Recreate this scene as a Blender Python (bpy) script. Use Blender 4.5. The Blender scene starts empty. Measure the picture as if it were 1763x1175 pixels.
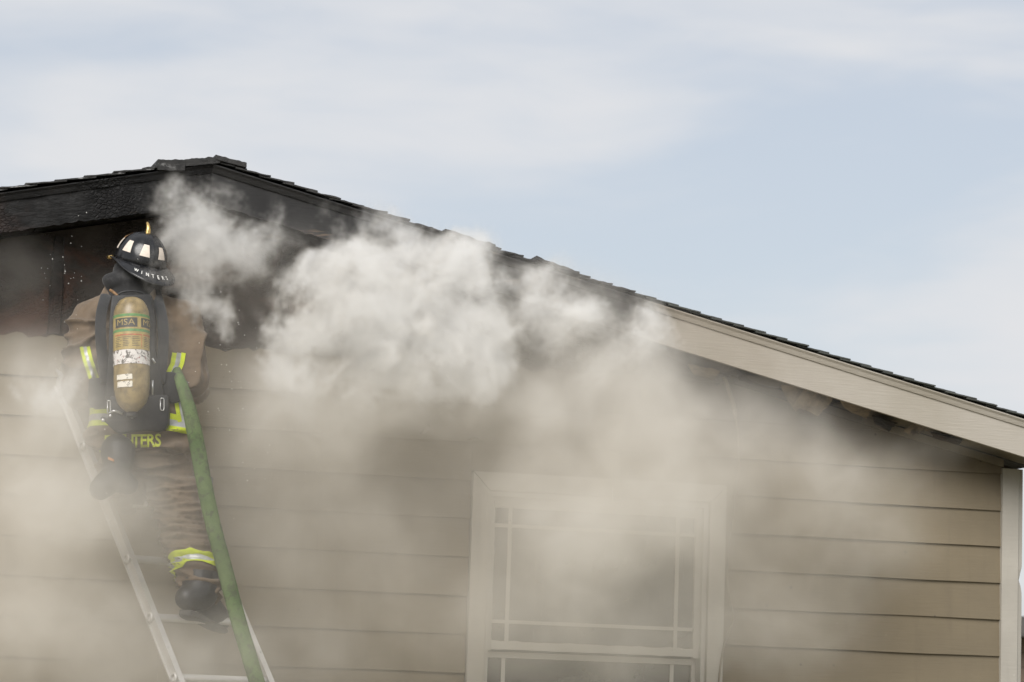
import bpy, bmesh, math, random
import numpy as np
from mathutils import Vector, Matrix, noise
from mathutils.bvhtree import BVHTree
R = math.radians
random.seed(11)
scene = bpy.context.scene
col = scene.collection

# ------------------------------------------------------------------ camera
CAM = (-3.06664, -12.24904, 1.65); YAW, PIT, ROL = 0.28457, 0.12937, 0.0332
FPX, PW, PH = 4935.55, 1763.0, 1175.0
Fv = Vector((math.sin(YAW)*math.cos(PIT), math.cos(YAW)*math.cos(PIT), math.sin(PIT)))
R0 = Vector((math.cos(YAW), -math.sin(YAW), 0)); U0 = R0.cross(Fv)
Rv = R0*math.cos(ROL) + U0*math.sin(ROL); Uv = -R0*math.sin(ROL) + U0*math.cos(ROL)
cam = bpy.data.cameras.new('camera'); cam_o = bpy.data.objects.new('camera', cam); col.objects.link(cam_o)
cam.sensor_width = 36; cam.lens = FPX/PW*36; cam.clip_start = .1; cam.clip_end = 20000
cam_o.matrix_world = Matrix(((Rv.x, Uv.x, -Fv.x, CAM[0]), (Rv.y, Uv.y, -Fv.y, CAM[1]), (Rv.z, Uv.z, -Fv.z, CAM[2]), (0, 0, 0, 1)))
scene.camera = cam_o
cam.dof.use_dof = True; cam.dof.focus_distance = 11.6; cam.dof.aperture_fstop = 5.6

def at(px, py, Y):
    """measured point of the photograph -> world point on the vertical plane y = Y"""
    d = Fv + Rv*((px-PW/2)/FPX) - Uv*((py-PH/2)/FPX)
    return Vector(CAM) + d*((Y-CAM[1])/d.y)

# ------------------------------------------------------------------ light
SUN_EL, SUN_AZ = 38, 213        # azimuth measured from +Y (behind the house) towards +X: front left, veiled by thin cloud
sun = bpy.data.lights.new('sun', 'SUN'); sun_o = bpy.data.objects.new('sun', sun); col.objects.link(sun_o)
sun.energy = 3.1; sun.angle = R(40); sun.color = (1, .97, .93)
sd = Vector((math.sin(R(SUN_AZ))*math.cos(R(SUN_EL)), math.cos(R(SUN_AZ))*math.cos(R(SUN_EL)), math.sin(R(SUN_EL))))
sun_o.rotation_euler = (-sd).to_track_quat('-Z', 'Y').to_euler()
sun_o.location = (0, 0, 30)

world = bpy.data.worlds.new('World'); scene.world = world; world.use_nodes = True
wn, wl = world.node_tree.nodes, world.node_tree.links
bg = wn['Background']; bg.inputs['Strength'].default_value = .092
sky = wn.new('ShaderNodeTexSky'); sky.sky_type = 'NISHITA'; sky.sun_disc = False
sky.sun_elevation = R(SUN_EL); sky.sun_rotation = R(SUN_AZ); sky.air_density = 1.0; sky.dust_density = 2.0; sky.ozone_density = 1.0
wt = wn.new('ShaderNodeTexCoord')
# thin high cloud: stretched streaks all over the sky
def wnoise(scale, stretch, detail, rough, off):
    m = wn.new('ShaderNodeMapping'); m.inputs['Scale'].default_value = stretch; m.inputs['Location'].default_value = off
    wl.new(wt.outputs['Generated'], m.inputs['Vector'])
    n = wn.new('ShaderNodeTexNoise'); n.inputs['Scale'].default_value = scale; n.inputs['Detail'].default_value = detail
    n.inputs['Roughness'].default_value = rough; n.inputs['Distortion'].default_value = .4
    wl.new(m.outputs[0], n.inputs['Vector']); return n.outputs['Fac']
n1 = wnoise(4.2, (1.0, 1.0, 4.0), 4, .45, (1.3, .1, .1)); n2 = wnoise(17.0, (1, 1, 4.0), 5, .55, (3, 1, .2))
mx = wn.new('ShaderNodeMath'); mx.operation = 'MULTIPLY_ADD'; mx.inputs[1].default_value = .16; wl.new(n2, mx.inputs[0]); wl.new(n1, mx.inputs[2])
cr = wn.new('ShaderNodeMapRange'); cr.interpolation_type = 'SMOOTHSTEP'
cr.inputs['From Min'].default_value = .44; cr.inputs['From Max'].default_value = .70; cr.inputs['To Min'].default_value = .56; cr.inputs['To Max'].default_value = 1.0
wl.new(mx.outputs[0], cr.inputs['Value'])
mixc = wn.new('ShaderNodeMix'); mixc.data_type = 'RGBA'
wl.new(cr.outputs[0], mixc.inputs['Factor']); wl.new(sky.outputs[0], mixc.inputs['A']); mixc.inputs['B'].default_value = (6.5, 6.58, 6.78, 1)
wl.new(mixc.outputs['Result'], bg.inputs['Color'])

scene.view_settings.view_transform = 'Standard'; scene.view_settings.look = 'None'
scene.view_settings.exposure = 0.34; scene.view_settings.gamma = 1.0; scene.view_settings.use_curve_mapping = False
cy = scene.cycles if hasattr(scene, 'cycles') else None
scene.render.engine = 'CYCLES'; cy = scene.cycles
cy.max_bounces = 10; cy.diffuse_bounces = 3; cy.glossy_bounces = 3; cy.transmission_bounces = 4; cy.volume_bounces = 5; cy.transparent_max_bounces = 8
cy.volume_step_rate = 3.6; cy.volume_max_steps = 256
cy.use_denoising = True
try: cy.denoiser = 'OPENIMAGEDENOISE'
except Exception: pass
cy.sample_clamp_indirect = 8

# ------------------------------------------------------------------ helpers
def tag(o, label=None, cat=None, group=None, kind=None):
    if label: o['label'] = label
    if cat: o['category'] = cat
    if group: o['group'] = group
    if kind: o['kind'] = kind
    return o
def empty(name, loc=(0, 0, 0)):
    o = bpy.data.objects.new(name, None); col.objects.link(o); o.location = loc; o.empty_display_size = .1; return o
def link(name, me, mat=None, parent=None, smooth=False):
    o = bpy.data.objects.new(name, me); col.objects.link(o)
    if mat is not None: me.materials.clear(); me.materials.append(mat)
    if smooth:
        me.polygons.foreach_set('use_smooth', [True]*len(me.polygons))
    if parent is not None:
        o.parent = parent
        o.matrix_parent_inverse = PW_INV(parent)
    return o
def PW_INV(p):
    m = p.matrix_basis.copy(); q = p
    while q.parent is not None:
        m = q.parent.matrix_basis @ q.matrix_parent_inverse @ m if q is p else q.parent.matrix_basis @ q.matrix_parent_inverse @ m
        q = q.parent
    return m.inverted()
class MB:
    """collects verts/faces in world coordinates"""
    def __init__(s): s.v = []; s.f = []
    def add(s, vs, fs):
        n = len(s.v); s.v += [tuple(v) for v in vs]; s.f += [tuple(i+n for i in f) for f in fs]; return s
    def box(s, a, b):
        x0, y0, z0 = a; x1, y1, z1 = b
        return s.add([(x0,y0,z0),(x1,y0,z0),(x1,y1,z0),(x0,y1,z0),(x0,y0,z1),(x1,y0,z1),(x1,y1,z1),(x0,y1,z1)],
                     [(0,3,2,1),(4,5,6,7),(0,1,5,4),(1,2,6,5),(2,3,7,6),(3,0,4,7)])
    def sweep(s, sections, closed=True, caps=True):
        """sections: list of equal-length point loops"""
        n = len(sections[0]); vs = [p for sec in sections for p in sec]; fs = []
        for i in range(len(sections)-1):
            for j in range(n if closed else n-1):
                k = (j+1) % n
                fs.append((i*n+j, i*n+k, (i+1)*n+k, (i+1)*n+j))
        if caps and closed:
            fs.append(tuple(range(n-1, -1, -1))); fs.append(tuple((len(sections)-1)*n+j for j in range(n)))
        return s.add(vs, fs)
    def tube(s, pts, rad, n=12, caps=True, flat=None):
        pts = [Vector(p) for p in pts]; secs = []; up = None
        for i, p in enumerate(pts):
            t = (pts[min(i+1, len(pts)-1)] - pts[max(i-1, 0)]).normalized()
            if up is None:
                up = Vector((0, 0, 1)) if abs(t.z) < .9 else Vector((0, 1, 0))
            a = (up - t*up.dot(t)).normalized(); up = a; b = t.cross(a)
            r = rad[i] if isinstance(rad, (list, tuple)) else rad
            ra, rb = (r, r) if flat is None else (r*flat[0], r*flat[1])
            secs.append([p + a*(ra*math.cos(2*math.pi*k/n)) + b*(rb*math.sin(2*math.pi*k/n)) for k in range(n)])
        return s.sweep(secs, caps=caps)
    def lathe(s, o, axis, prof, n=32, ref=None):
        """prof: list of (radius, height along axis)"""
        o = Vector(o); ax = Vector(axis).normalized()
        a = Vector(ref) if ref else (Vector((1,0,0)) if abs(ax.x) < .9 else Vector((0,1,0)))
        a = (a - ax*a.dot(ax)).normalized(); b = ax.cross(a)
        secs = [[o + ax*h + a*(max(r,1e-4)*math.cos(2*math.pi*k/n)) + b*(max(r,1e-4)*math.sin(2*math.pi*k/n)) for k in range(n)] for r, h in prof]
        return s.sweep(secs)
    def mesh(s, name):
        me = bpy.data.meshes.new(name); me.from_pydata(s.v, [], s.f); me.validate()
        bm = bmesh.new(); bm.from_mesh(me); bmesh.ops.recalc_face_normals(bm, faces=bm.faces); bm.to_mesh(me); bm.free()
        return me
    def build(s, name, mat, parent=None, smooth=False, bevel=0, angle=None):
        me = s.mesh(name)
        if bevel:
            bm = bmesh.new(); bm.from_mesh(me)
            es = [e for e in bm.edges if len(e.link_faces) == 2 and e.calc_face_angle(0) > .5]
            bmesh.ops.bevel(bm, geom=es, offset=bevel, segments=2, profile=.6, affect='EDGES', clamp_overlap=True)
            bm.to_mesh(me); bm.free()
        o = link(name, me, mat, parent, smooth or bool(bevel))
        if angle or bevel:
            try: me.set_sharp_from_angle(angle=R(angle or 40))
            except Exception: pass
        return o

# ------------------------------------------------------------------ materials
class NT:
    def __init__(s, name):
        s.m = bpy.data.materials.new(name); s.m.use_nodes = True
        s.n = s.m.node_tree.nodes; s.l = s.m.node_tree.links; s.b = s.n['Principled BSDF']; s.out = s.n['Material Output']
        s.pos = s.n.new('ShaderNodeNewGeometry').outputs['Position']
        s.oi = s.n.new('ShaderNodeObjectInfo').outputs['Random']
    def set(s, sock, v):
        if hasattr(v, 'is_linked') or hasattr(v, 'links'): s.l.new(v, sock)
        else: sock.default_value = v
    def math(s, op, a, b=0.0, c=None, clamp=False):
        n = s.n.new('ShaderNodeMath'); n.operation = op; n.use_clamp = clamp
        s.set(n.inputs[0], a); s.set(n.inputs[1], b)
        if c is not None: s.set(n.inputs[2], c)
        return n.outputs[0]
    def mapping(s, scale=(1,1,1), loc=(0,0,0), rot=(0,0,0), vec=None):
        n = s.n.new('ShaderNodeMapping'); n.inputs['Scale'].default_value = scale; n.inputs['Location'].default_value = loc; n.inputs['Rotation'].default_value = rot
        s.l.new(vec or s.pos, n.inputs['Vector']); return n.outputs[0]
    def noise(s, scale=5, detail=4, rough=.55, dist=0, stretch=(1,1,1), loc=(0,0,0)):
        n = s.n.new('ShaderNodeTexNoise'); n.inputs['Scale'].default_value = scale; n.inputs['Detail'].default_value = detail
        n.inputs['Roughness'].default_value = rough; n.inputs['Distortion'].default_value = dist
        s.l.new(s.mapping(stretch, loc), n.inputs['Vector']); return n.outputs['Fac']
    def voro(s, scale, feature='F1', stretch=(1,1,1), out='Distance', rand=1.0):
        n = s.n.new('ShaderNodeTexVoronoi'); n.feature = feature; n.inputs['Scale'].default_value = scale; n.inputs['Randomness'].default_value = rand
        s.l.new(s.mapping(stretch), n.inputs['Vector']); return n.outputs[out]
    def ramp(s, v, a, b, lo=0.0, hi=1.0):
        n = s.n.new('ShaderNodeMapRange'); n.interpolation_type = 'SMOOTHSTEP'
        s.set(n.inputs['Value'], v); n.inputs['From Min'].default_value = a; n.inputs['From Max'].default_value = b
        n.inputs['To Min'].default_value = lo; n.inputs['To Max'].default_value = hi; return n.outputs[0]
    def mix(s, f, a, b):
        n = s.n.new('ShaderNodeMix'); n.data_type = 'RGBA'; s.set(n.inputs['Factor'], f)
        for k, v in (('A', a), ('B', b)):
            if isinstance(v, tuple): v = v if len(v) == 4 else (*v, 1)
            s.set(n.inputs[k], v)
        return n.outputs['Result']
    def xyz(s):
        n = s.n.new('ShaderNodeSeparateXYZ'); s.l.new(s.pos, n.inputs[0]); return n.outputs
    def bump(s, h, strength=.3, dist=.01):
        n = s.n.new('ShaderNodeBump'); n.inputs['Strength'].default_value = strength; n.inputs['Distance'].default_value = dist
        s.l.new(h, n.inputs['Height']); s.l.new(n.outputs[0], s.b.inputs['Normal'])
    def color(s, c): s.set(s.b.inputs['Base Color'], c if not isinstance(c, tuple) or len(c) == 4 else (*c, 1))
    def rough(s, v): s.set(s.b.inputs['Roughness'], v)

RX, RZ, PITCH = -.933, 3.969, .226       # ridge of the roof (top of the shingles) and slope
def roofz(x): return RZ - PITCH*abs(x-RX)
def soot_mask(t):
    """soot that settled on the gable: thick round the burnt peak, feathering out along the eave"""
    x, y, z = t.xyz()
    d = t.math('MULTIPLY', t.math('ABSOLUTE', t.math('SUBTRACT', x, RX)), PITCH)
    below = t.math('SUBTRACT', t.math('SUBTRACT', RZ, d), z)              # metres below the roof line
    n = t.noise(1.6, 5, .6, .5); n2 = t.noise(6, 5, .6)
    far = t.ramp(t.math('ABSOLUTE', t.math('SUBTRACT', x, -.35)), 1.4, 3.4, .0, .42)
    v = t.math('ADD', below, far)
    v = t.math('ADD', v, t.math('MULTIPLY', t.math('SUBTRACT', n, .5), -.75))
    v = t.math('ADD', v, t.math('MULTIPLY', t.math('SUBTRACT', n2, .5), -.25))
    return t.ramp(v, .36, .84, 1.0, 0.0)
def paint_mat(name, base, rough=.55, soot=.9, grain=True, sootc=(.035, .03, .026), specks=0.0):
    t = NT(name)
    n = t.noise(2.2, 5, .6); fine = t.noise(60, 3, .6, stretch=(.12, 1, 1.6))
    c = t.mix(t.ramp(n, .3, .72), tuple(v*.86 for v in base), tuple(v*1.06 for v in base))
    c = t.mix(t.ramp(t.oi, 0, 1, 0, .16), c, tuple(v*.72 for v in base))
    streak = t.noise(3.0, 4, .65, .3, stretch=(5, 1, .5))
    c = t.mix(t.ramp(streak, .52, .8, 0, .32), c, tuple(v*.55 for v in base))
    if specks:
        v = t.voro(9.0); on = t.noise(3.1, 2, .5, loc=(4, 2, 7))
        k = t.math('MULTIPLY', t.ramp(v, .035, .075, 1, 0), t.ramp(on, .54, .6))
        c = t.mix(t.math('MULTIPLY', k, specks), c, (.03, .025, .02))
        ch = t.voro(17.0); k2 = t.math('MULTIPLY', t.ramp(ch, .03, .055, 1, 0), t.ramp(on, .38, .44, 1, 0))
        c = t.mix(t.math('MULTIPLY', k2, .55), c, (.55, .53, .48))
    if soot:
        c = t.mix(t.math('MULTIPLY', soot_mask(t), soot), c, sootc)
    t.color(c); t.rough(t.ramp(n, .2, .8, rough-.08, rough+.15))
    t.bump(t.math('ADD', fine, t.math('MULTIPLY', n, 1.2)), .22 if grain else .1, .004)
    return t.m
M = {}
M['siding'] = paint_mat('siding_paint', (.182, .148, .096), .6, .85, sootc=(.055, .040, .027), specks=.9)
M['trim'] = paint_mat('trim_paint', (.40, .375, .33), .5, .35, specks=.5)
M['vinyl'] = paint_mat('vinyl_frame', (.46, .44, .40), .42, .25)
def char_mat(name, brown=.35, pale=.0, base=(.010, .0095, .009)):
    t = NT(name)
    n = t.noise(3.4, 6, .62, .6); cells = t.math('ADD', t.noise(14, 6, .7, .4, stretch=(.5, 1, 1.2)), t.math('MULTIPLY', t.ramp(t.voro(75, 'DISTANCE_TO_EDGE', (.6, 1, 1)), .0, .2), t.ramp(t.noise(4, 4, .6, loc=(8, 1, 3)), .48, .62, 0, .45))); f = t.noise(45, 4, .7, stretch=(.35, 1, 1))
    c = t.mix(t.ramp(n, .36, .66), base, tuple(v*2.6 for v in base))
    b = t.noise(2.3, 5, .65, .8, stretch=(.7, 1, 1.3), loc=(7, 3, 1))
    c = t.mix(t.ramp(b, .50, .68, 0, brown), c, (.075, .036, .024))
    if pale:
        w = t.noise(2.1, 4, .6, .5, loc=(1.3, 0, 2.2)); w2 = t.noise(30, 4, .75, .3, stretch=(.16, 1, 1.5))
        c = t.mix(t.math('MULTIPLY', t.math('MULTIPLY', t.ramp(w, .60, .68), t.ramp(w2, .46, .60)), pale), c, (.22, .16, .10))
    t.color(c); t.rough(t.ramp(f, .3, .7, .45, .85))
    t.b.inputs['Specular IOR Level'].default_value = .22
    t.bump(t.math('ADD', cells, t.math('MULTIPLY', f, .5)), .8, .014)
    return t.m
M['char'] = char_mat('charred_wood', .4)
M['char_fascia'] = char_mat('charred_fascia', .18, .9, base=(.0065, .0064, .0065))
M['gable'] = char_mat('charred_sheathing', .95, .25, base=(.020, .0165, .014))
# right rake board: painted, burnt black towards the ridge
t = NT('rake_paint')
x, y, z = t.xyz(); n = t.noise(2.0, 6, .65, .5); f = t.noise(70, 3, .6, stretch=(.1, 1, 1.6)); m = t.noise(1.3, 4, .6, loc=(5, 5, 5))
base = t.mix(t.ramp(m, .3, .7), (.315, .285, .235), (.38, .35, .305))
haze = t.ramp(t.math('ADD', x, t.math('MULTIPLY', t.math('SUBTRACT', n, .5), 1.0)), .95, 2.3, .62, .0)
base = t.mix(haze, base, (.20, .165, .125))
burn = t.ramp(t.math('ADD', x, t.math('MULTIPLY', t.math('SUBTRACT', n, .5), .8)), .92, 1.30, 1, 0)
pal = t.math('MULTIPLY', t.ramp(t.noise(26, 4, .75, .3, stretch=(.14, 1, 1.5)), .6, .68), t.ramp(t.noise(2.6, 4, .6, loc=(3, 0, 1)), .52, .62))
ch = t.mix(t.math('MULTIPLY', pal, .6), (.0075, .007, .007), (.15, .105, .07))
t.color(t.mix(burn, base, ch)); t.rough(.6); t.bump(t.math('ADD', f, t.math('MULTIPLY', t.math('MULTIPLY', n, burn), 4)), .3, .005)
M['rake'] = t.m
# shingles
def shingle_mat(name, a, b):
    t = NT(name); g = t.noise(220, 2, .6); n = t.noise(5, 5, .6)
    c = t.mix(t.ramp(g, .35, .65), a, b); c = t.mix(t.ramp(t.oi, 0, 1, 0, .5), c, tuple(v*.6 for v in a)); c = t.mix(t.ramp(n, .45, .7, 0, .6), c, (.02, .02, .019))
    t.color(c); t.rough(.9); t.bump(g, .5, .003); return t.m
M['shingle'] = shingle_mat('asphalt_shingle', (.050, .055, .050), (.085, .09, .08))
t = NT('burnt_shingle'); g = t.noise(90, 4, .7); n = t.noise(7, 5, .65); ash = t.noise(24, 5, .7, .4, stretch=(.5, 1, 1.2))
c = t.mix(t.ramp(n, .35, .7), (.012, .012, .012), (.032, .031, .030)); xx = t.xyz()[0]
c = t.mix(t.math('MULTIPLY', t.ramp(ash, .56, .66, 0, .8), t.ramp(xx, -1.35, -1.0, 1, .08)), c, (.34, .34, .34))
t.color(c); t.rough(.75); t.bump(g, .7, .006); M['burnt_shingle'] = t.m
def plain(name, c, rough=.5, metal=0.0, var=.25, scale=12, bump=.15, bd=.003, dirt=None):
    t = NT(name); n = t.noise(scale, 5, .6); f = t.noise(scale*9, 3, .6)
    k = t.mix(t.ramp(n, .3, .7), tuple(v*(1-var) for v in c), tuple(min(1, v*(1+var*.5)) for v in c))
    if dirt:
        k = t.mix(t.ramp(t.noise(scale*.6, 6, .68, .5, loc=(9, 4, 2)), .50, .72, 0, dirt[1]), k, dirt[0])
    t.color(k); t.rough(t.ramp(n, .3, .7, rough-.08, rough+.1)); t.b.inputs['Metallic'].default_value = metal
    if bump: t.bump(t.math('ADD', f, n), bump, bd)
    return t.m
def fabric(name, c, dirt=(.06, .045, .03), amount=.45, weave=420):
    t = NT(name); n = t.noise(5, 6, .65, .4); n2 = t.noise(17, 5, .6); w = t.noise(weave, 2, .5)
    k = t.mix(t.ramp(n, .3, .7), tuple(v*.75 for v in c), tuple(v*1.1 for v in c))
    k = t.mix(t.ramp(n2, .48, .75, 0, amount), k, dirt)
    t.color(k); t.rough(.92); t.b.inputs['Sheen Weight'].default_value = .15
    t.bump(t.math('ADD', w, t.math('MULTIPLY', n2, 2.0)), .35, .004); return t.m
M['turnout'] = fabric('turnout_canvas', (.138, .100, .066))
M['turnout_leg'] = fabric('turnout_trouser_canvas', (.140, .102, .068))
M['black_fabric'] = fabric('black_nylon', (.018, .019, .021), (.05, .048, .045), .35)
M['lime'] = fabric('lime_trim', (.56, .66, .015), (.25, .28, .04), .35)
M['silver'] = plain('silver_reflective', (.42, .43, .43), .38, .25, .2, 30, .2)
M['rubber'] = plain('black_rubber', (.020, .020, .020), .5, 0, .35, 9, .3, .004, ((.10, .09, .075), .55))
M['sole'] = plain('boot_sole', (.03, .028, .025), .8, 0, .35, 14, .4, .004, ((.12, .10, .08), .6))
M['plastic'] = plain('black_pack_plastic', (.011, .011, .012), .5, 0, .3, 18, .15, .002, ((.06, .055, .05), .4))
M['steel'] = plain('worn_steel', (.50, .50, .49), .35, .85, .25, 40, .15)
M['alu'] = plain('ladder_aluminium', (.60, .59, .58), .48, .55, .12, 9, .08, .002, ((.38, .36, .33), .35))
M['brass'] = plain('brass', (.62, .43, .17), .28, .9, .3, 60, .15, .002, ((.12, .08, .04), .5))
M['helmet'] = plain('black_helmet_enamel', (.012, .0125, .014), .22, 0, .4, 20, .10, .002, ((.07, .065, .06), .25))
M['reflector'] = plain('helmet_reflector', (.66, .58, .50), .45, 0, .12, 90, .15)
M['leather'] = plain('brown_leather', (.22, .12, .05), .55, 0, .4, 40, .3)
M['white_print'] = plain('white_lettering', (.75, .74, .70), .6, 0, .15, 60, 0, dirt=((.1, .1, .1), .4))
M['lime_print'] = fabric('lime_lettering', (.50, .56, .05), (.2, .18, .05), .5)
M['hood'] = fabric('black_hood_knit', (.016, .016, .017), (.09, .09, .09), .5, 260)
t = NT('green_hose_jacket'); w = t.voro(330, stretch=(1, 1, 1.6)); n = t.noise(9, 6, .7, .6); n2 = t.noise(28, 5, .65)
c = t.mix(t.ramp(n, .35, .65), (.10, .15, .055), (.17, .235, .09)); c = t.mix(t.ramp(n2, .50, .62, 0, .8), c, (.075, .068, .05)); c = t.mix(t.ramp(t.noise(4, 4, .6, loc=(1, 2, 3)), .5, .65, 0, .5), c, (.19, .22, .12)); c = t.mix(t.ramp(w, .1, .5, 0, .5), c, (.055, .085, .04))
t.color(c); t.rough(.95); t.bump(t.math('ADD', w, n2), .6, .004); M['hose'] = t.m
M['sky_glass'] = None
# air cylinder composite and its prints
M['bottle'] = plain('amber_composite', (.25, .185, .085), .35, 0, .35, 26, .2, .003, ((.10, .085, .06), .75))
M['yellow_label'] = plain('yellow_wrap', (.38, .28, .095), .5, 0, .25, 40, .1, .002, ((.14, .10, .05), .6))
M['green_print'] = plain('green_print', (.09, .22, .07), .55, 0, .3, 60, 0)
M['black_print'] = plain('black_print', (.035, .035, .032), .6, 0, .3, 60, 0)
M['red_print'] = plain('red_print', (.42, .10, .04), .6, 0, .3, 60, 0)
t = NT('scuffed_sticker'); n = t.noise(34, 6, .7, 1.2); n2 = t.noise(52, 5, .7, .8, loc=(2, 4, 1))
c = t.mix(t.ramp(n, .52, .57), (.60, .57, .54), (.08, .07, .06)); c = t.mix(t.ramp(n2, .60, .64), c, (.22, .06, .05)); t.color(c); t.rough(.6); M['sticker'] = t.m
t = NT('torn_paper'); n = t.noise(60, 5, .7, .8); t.color(t.mix(t.ramp(n, .56, .6), (.62, .58, .50), (.10, .09, .08))); t.rough(.8); M['paper'] = t.m
# glass
t = NT('sooty_glass'); n = t.noise(3, 5, .6, .5); t.color(t.mix(t.ramp(n, .3, .7), (.10, .10, .085), (.20, .19, .16))); t.rough(.16)
t.b.inputs['Specular IOR Level'].default_value = .6; t.set(t.b.inputs['Alpha'], t.ramp(n, .25, .75, .45, .8)); M['glass'] = t.m
M['room'] = plain('dark_room', (.02, .018, .016), .9)
M['insul'] = plain('scorched_soffit_mesh', (.20, .15, .095), .85, 0, .4, 22, .8, .010, ((.03, .025, .02), .75))
M['soffit'] = paint_mat('soffit_paint', (.30, .25, .18), .7, .9)
M['cable'] = plain('pale_cable', (.20, .17, .125), .6, 0, .3, 14, .1, .003, ((.05, .04, .03), .6))

# ------------------------------------------------------------------ ground
t = NT('dry_lawn'); n = t.noise(.5, 6, .6); f = t.noise(9, 6, .7)
t.color(t.mix(t.ramp(n, .35, .65), t.mix(f, (.13, .10, .06), (.22, .18, .11)), t.mix(f, (.07, .085, .03), (.14, .14, .06)))); t.rough(.95); t.bump(f, .6, .05)
g = MB(); N = 24
g.add([(-3000, -3000, 0), (3000, -3000, 0), (3000, 3000, 0), (-3000, 3000, 0)], [(0, 1, 2, 3)])
tag(g.build('ground', t.m), kind='structure')

# ------------------------------------------------------------------ house
XL, XR, YB = -4.90, 3.015, 11.0
house = empty('burning_house', (RX, 0, 0))
tag(house, 'single storey house with beige lap siding and a charred smoking gable end', 'house')
WX0, WX1, WZ0, WZ1 = .425, 1.465, 1.20, 2.630         # rough window opening
TOP = 3.182                                         # siding above this line has burnt off
def under(x): return roofz(x) - .185                # soffit line at the wall
# sheathing behind the siding (with the window opening)
w = MB()
def quadbox(xa, xb, za, zb): w.box((xa, .0, za), (xb, .12, zb))
quadbox(XL, WX0, 0, under(XL)); quadbox(WX1, XR, 0, under(XR)-.02); quadbox(WX0, WX1, 0, WZ0)
def gpoly(mb, pts, y0, y1):
    n = len(pts); vs = [(p[0], y0, p[1]) for p in pts] + [(p[0], y1, p[1]) for p in pts]
    mb.add(vs, [tuple(range(n)), tuple(range(2*n-1, n-1, -1))] + [(i, (i+1) % n, n+(i+1) % n, n+i) for i in range(n)])
gpoly(w, [(WX0, WZ1), (WX1, WZ1), (WX1, under(WX1)), (WX0, under(WX0))], 0, .12)
gpoly(w, [(XL, under(XL)), (WX0, under(XL)), (WX0, under(WX0)), (RX, under(RX))], 0, .12)
gpoly(w, [(WX1, under(XR)-.02), (XR, under(XR)-.02), (WX1, under(WX1))], 0, .12)
wall = w.build('gable_wall', M['gable'], house)
# lap siding boards, one object each
def board(x0, x1, zb, expo=.17, cut=True, mat=None, name='siding_board', wob=.0016, jag=0.0, rip=False):
    n = max(2, int((x1-x0)/(.025 if jag else .12))); secs = []
    ph = random.random()*50
    for i in range(n+1):
        x = x0 + (x1-x0)*i/n
        j = wob*2*noise.noise(Vector((x*2.2, ph, 0)))
        k = wob*2.5*noise.noise(Vector((x*1.4, ph, 9)))
        top = zb + expo + .014 + jag*(min(.1, noise.noise(Vector((x*7, ph, 3)))) + .4*min(.1, noise.noise(Vector((x*31, ph, 3)))) - .1)
        if cut: top = min(top, under(x) - .012)
        top = max(top, zb + .012); fr = (top-zb)/(expo+.014)
        yf, yb = (-.0195 if rip else -.0225) + k, -.0125 + k
        secs.append([(x, yf, zb+j), (x, yf+(.0092 if rip else .0125*fr), top+j*.3), (x, yb+.0105*fr, top+j*.3), (x, yb, zb+j)])
    m = MB(); m.sweep(secs); return m.build(name, mat or M['siding'], wall)
CX0 = 2.925
for k in range(-1, 15):
    zb = 2.842 - .17*k
    if zb < .2: break
    xr = min(CX0, RX + (RZ-.185-.03-zb)/PITCH)       # where the roof slope cuts the board
    segs = []
    if zb < 2.711 < zb + .16: board(.345, 1.547, 2.7145, expo=zb+.17-2.7145, rip=True)
    if zb + .18 < 1.16 or zb > 2.711: spans = [(XL+.08, xr)]
    else: spans = [(XL+.08, .345), (1.547, xr)]
    for a, b in spans:
        if b - a > 3.4:
            j = random.uniform(a+1.1, b-1.1) if k > 1 else a + 1.2
            segs += [(a, j-.0015), (j+.0015, b)]
        else: segs.append((a, b))
    for a, b in segs: board(a, b, zb, jag=.06 if k == -1 else 0)
# scraps of siding that survived above the burn line, next to the soffit
board(1.18, 1.60, 3.182, wob=.004, jag=.03)
board(-3.9, -2.05, 3.182, wob=.003, jag=.03)
# charred blocking that shows on the bare gable
for (xa, za, xb, zb_, wd) in [(-1.53, 3.20, -1.53, 3.62, .035), (-.55, 3.2, -.53, 3.66, .04), (.10, 3.2, .1, 3.53, .04), (.72, 3.2, .72, 3.40, .04), (-1.05, 3.42, -.82, 3.43, .02), (-2.2, 3.2, -2.2, 3.44, .03)]:
    m = MB(); n = 8
    secs = []
    for i in range(n+1):
        f = i/n; x = xa+(xb-xa)*f; z = za+(zb_-za)*f; q = wd*(.8+.4*noise.noise(Vector((x*9, z*9, 2))))
        secs.append([(x-q, -.005, z), (x-q*.8, -.02-.008*noise.noise(Vector((z*20, x, 1))), z), (x+q*.8, -.02, z), (x+q, -.005, z)] if abs(xb-xa) < .1 else [(x, -.005, z-q), (x, -.025, z-q*.7), (x, -.025, z+q*.7), (x, -.005, z+q)])
    m.sweep(secs); m.build('charred_batten', M['char'], wall)
# other walls
m = MB(); m.box((XL, .12, 0), (XL+.12, YB, under(XL)-.02)); m.build('side_wall', M['siding'], house)
m = MB(); m.box((XR-.12, .12, 0), (XR, YB, under(XR)-.02)); m.build('side_wall', M['siding'], house)
m = MB(); gpoly(m, [(XL, 0), (XR, 0), (XR, under(XR)-.02), (RX, under(RX)), (XL, under(XL)-.02)], YB, YB+.12); m.build('back_wall', M['siding'], house)
m = MB(); m.box((XL+.12, .12, .02), (XR-.12, YB, .05)); m.build('room_floor', M['room'], house)
m = MB(); m.box((XL+.12, .12, 2.66), (XR-.12, YB, 2.68)); m.build('room_ceiling', M['room'], house)
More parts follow.
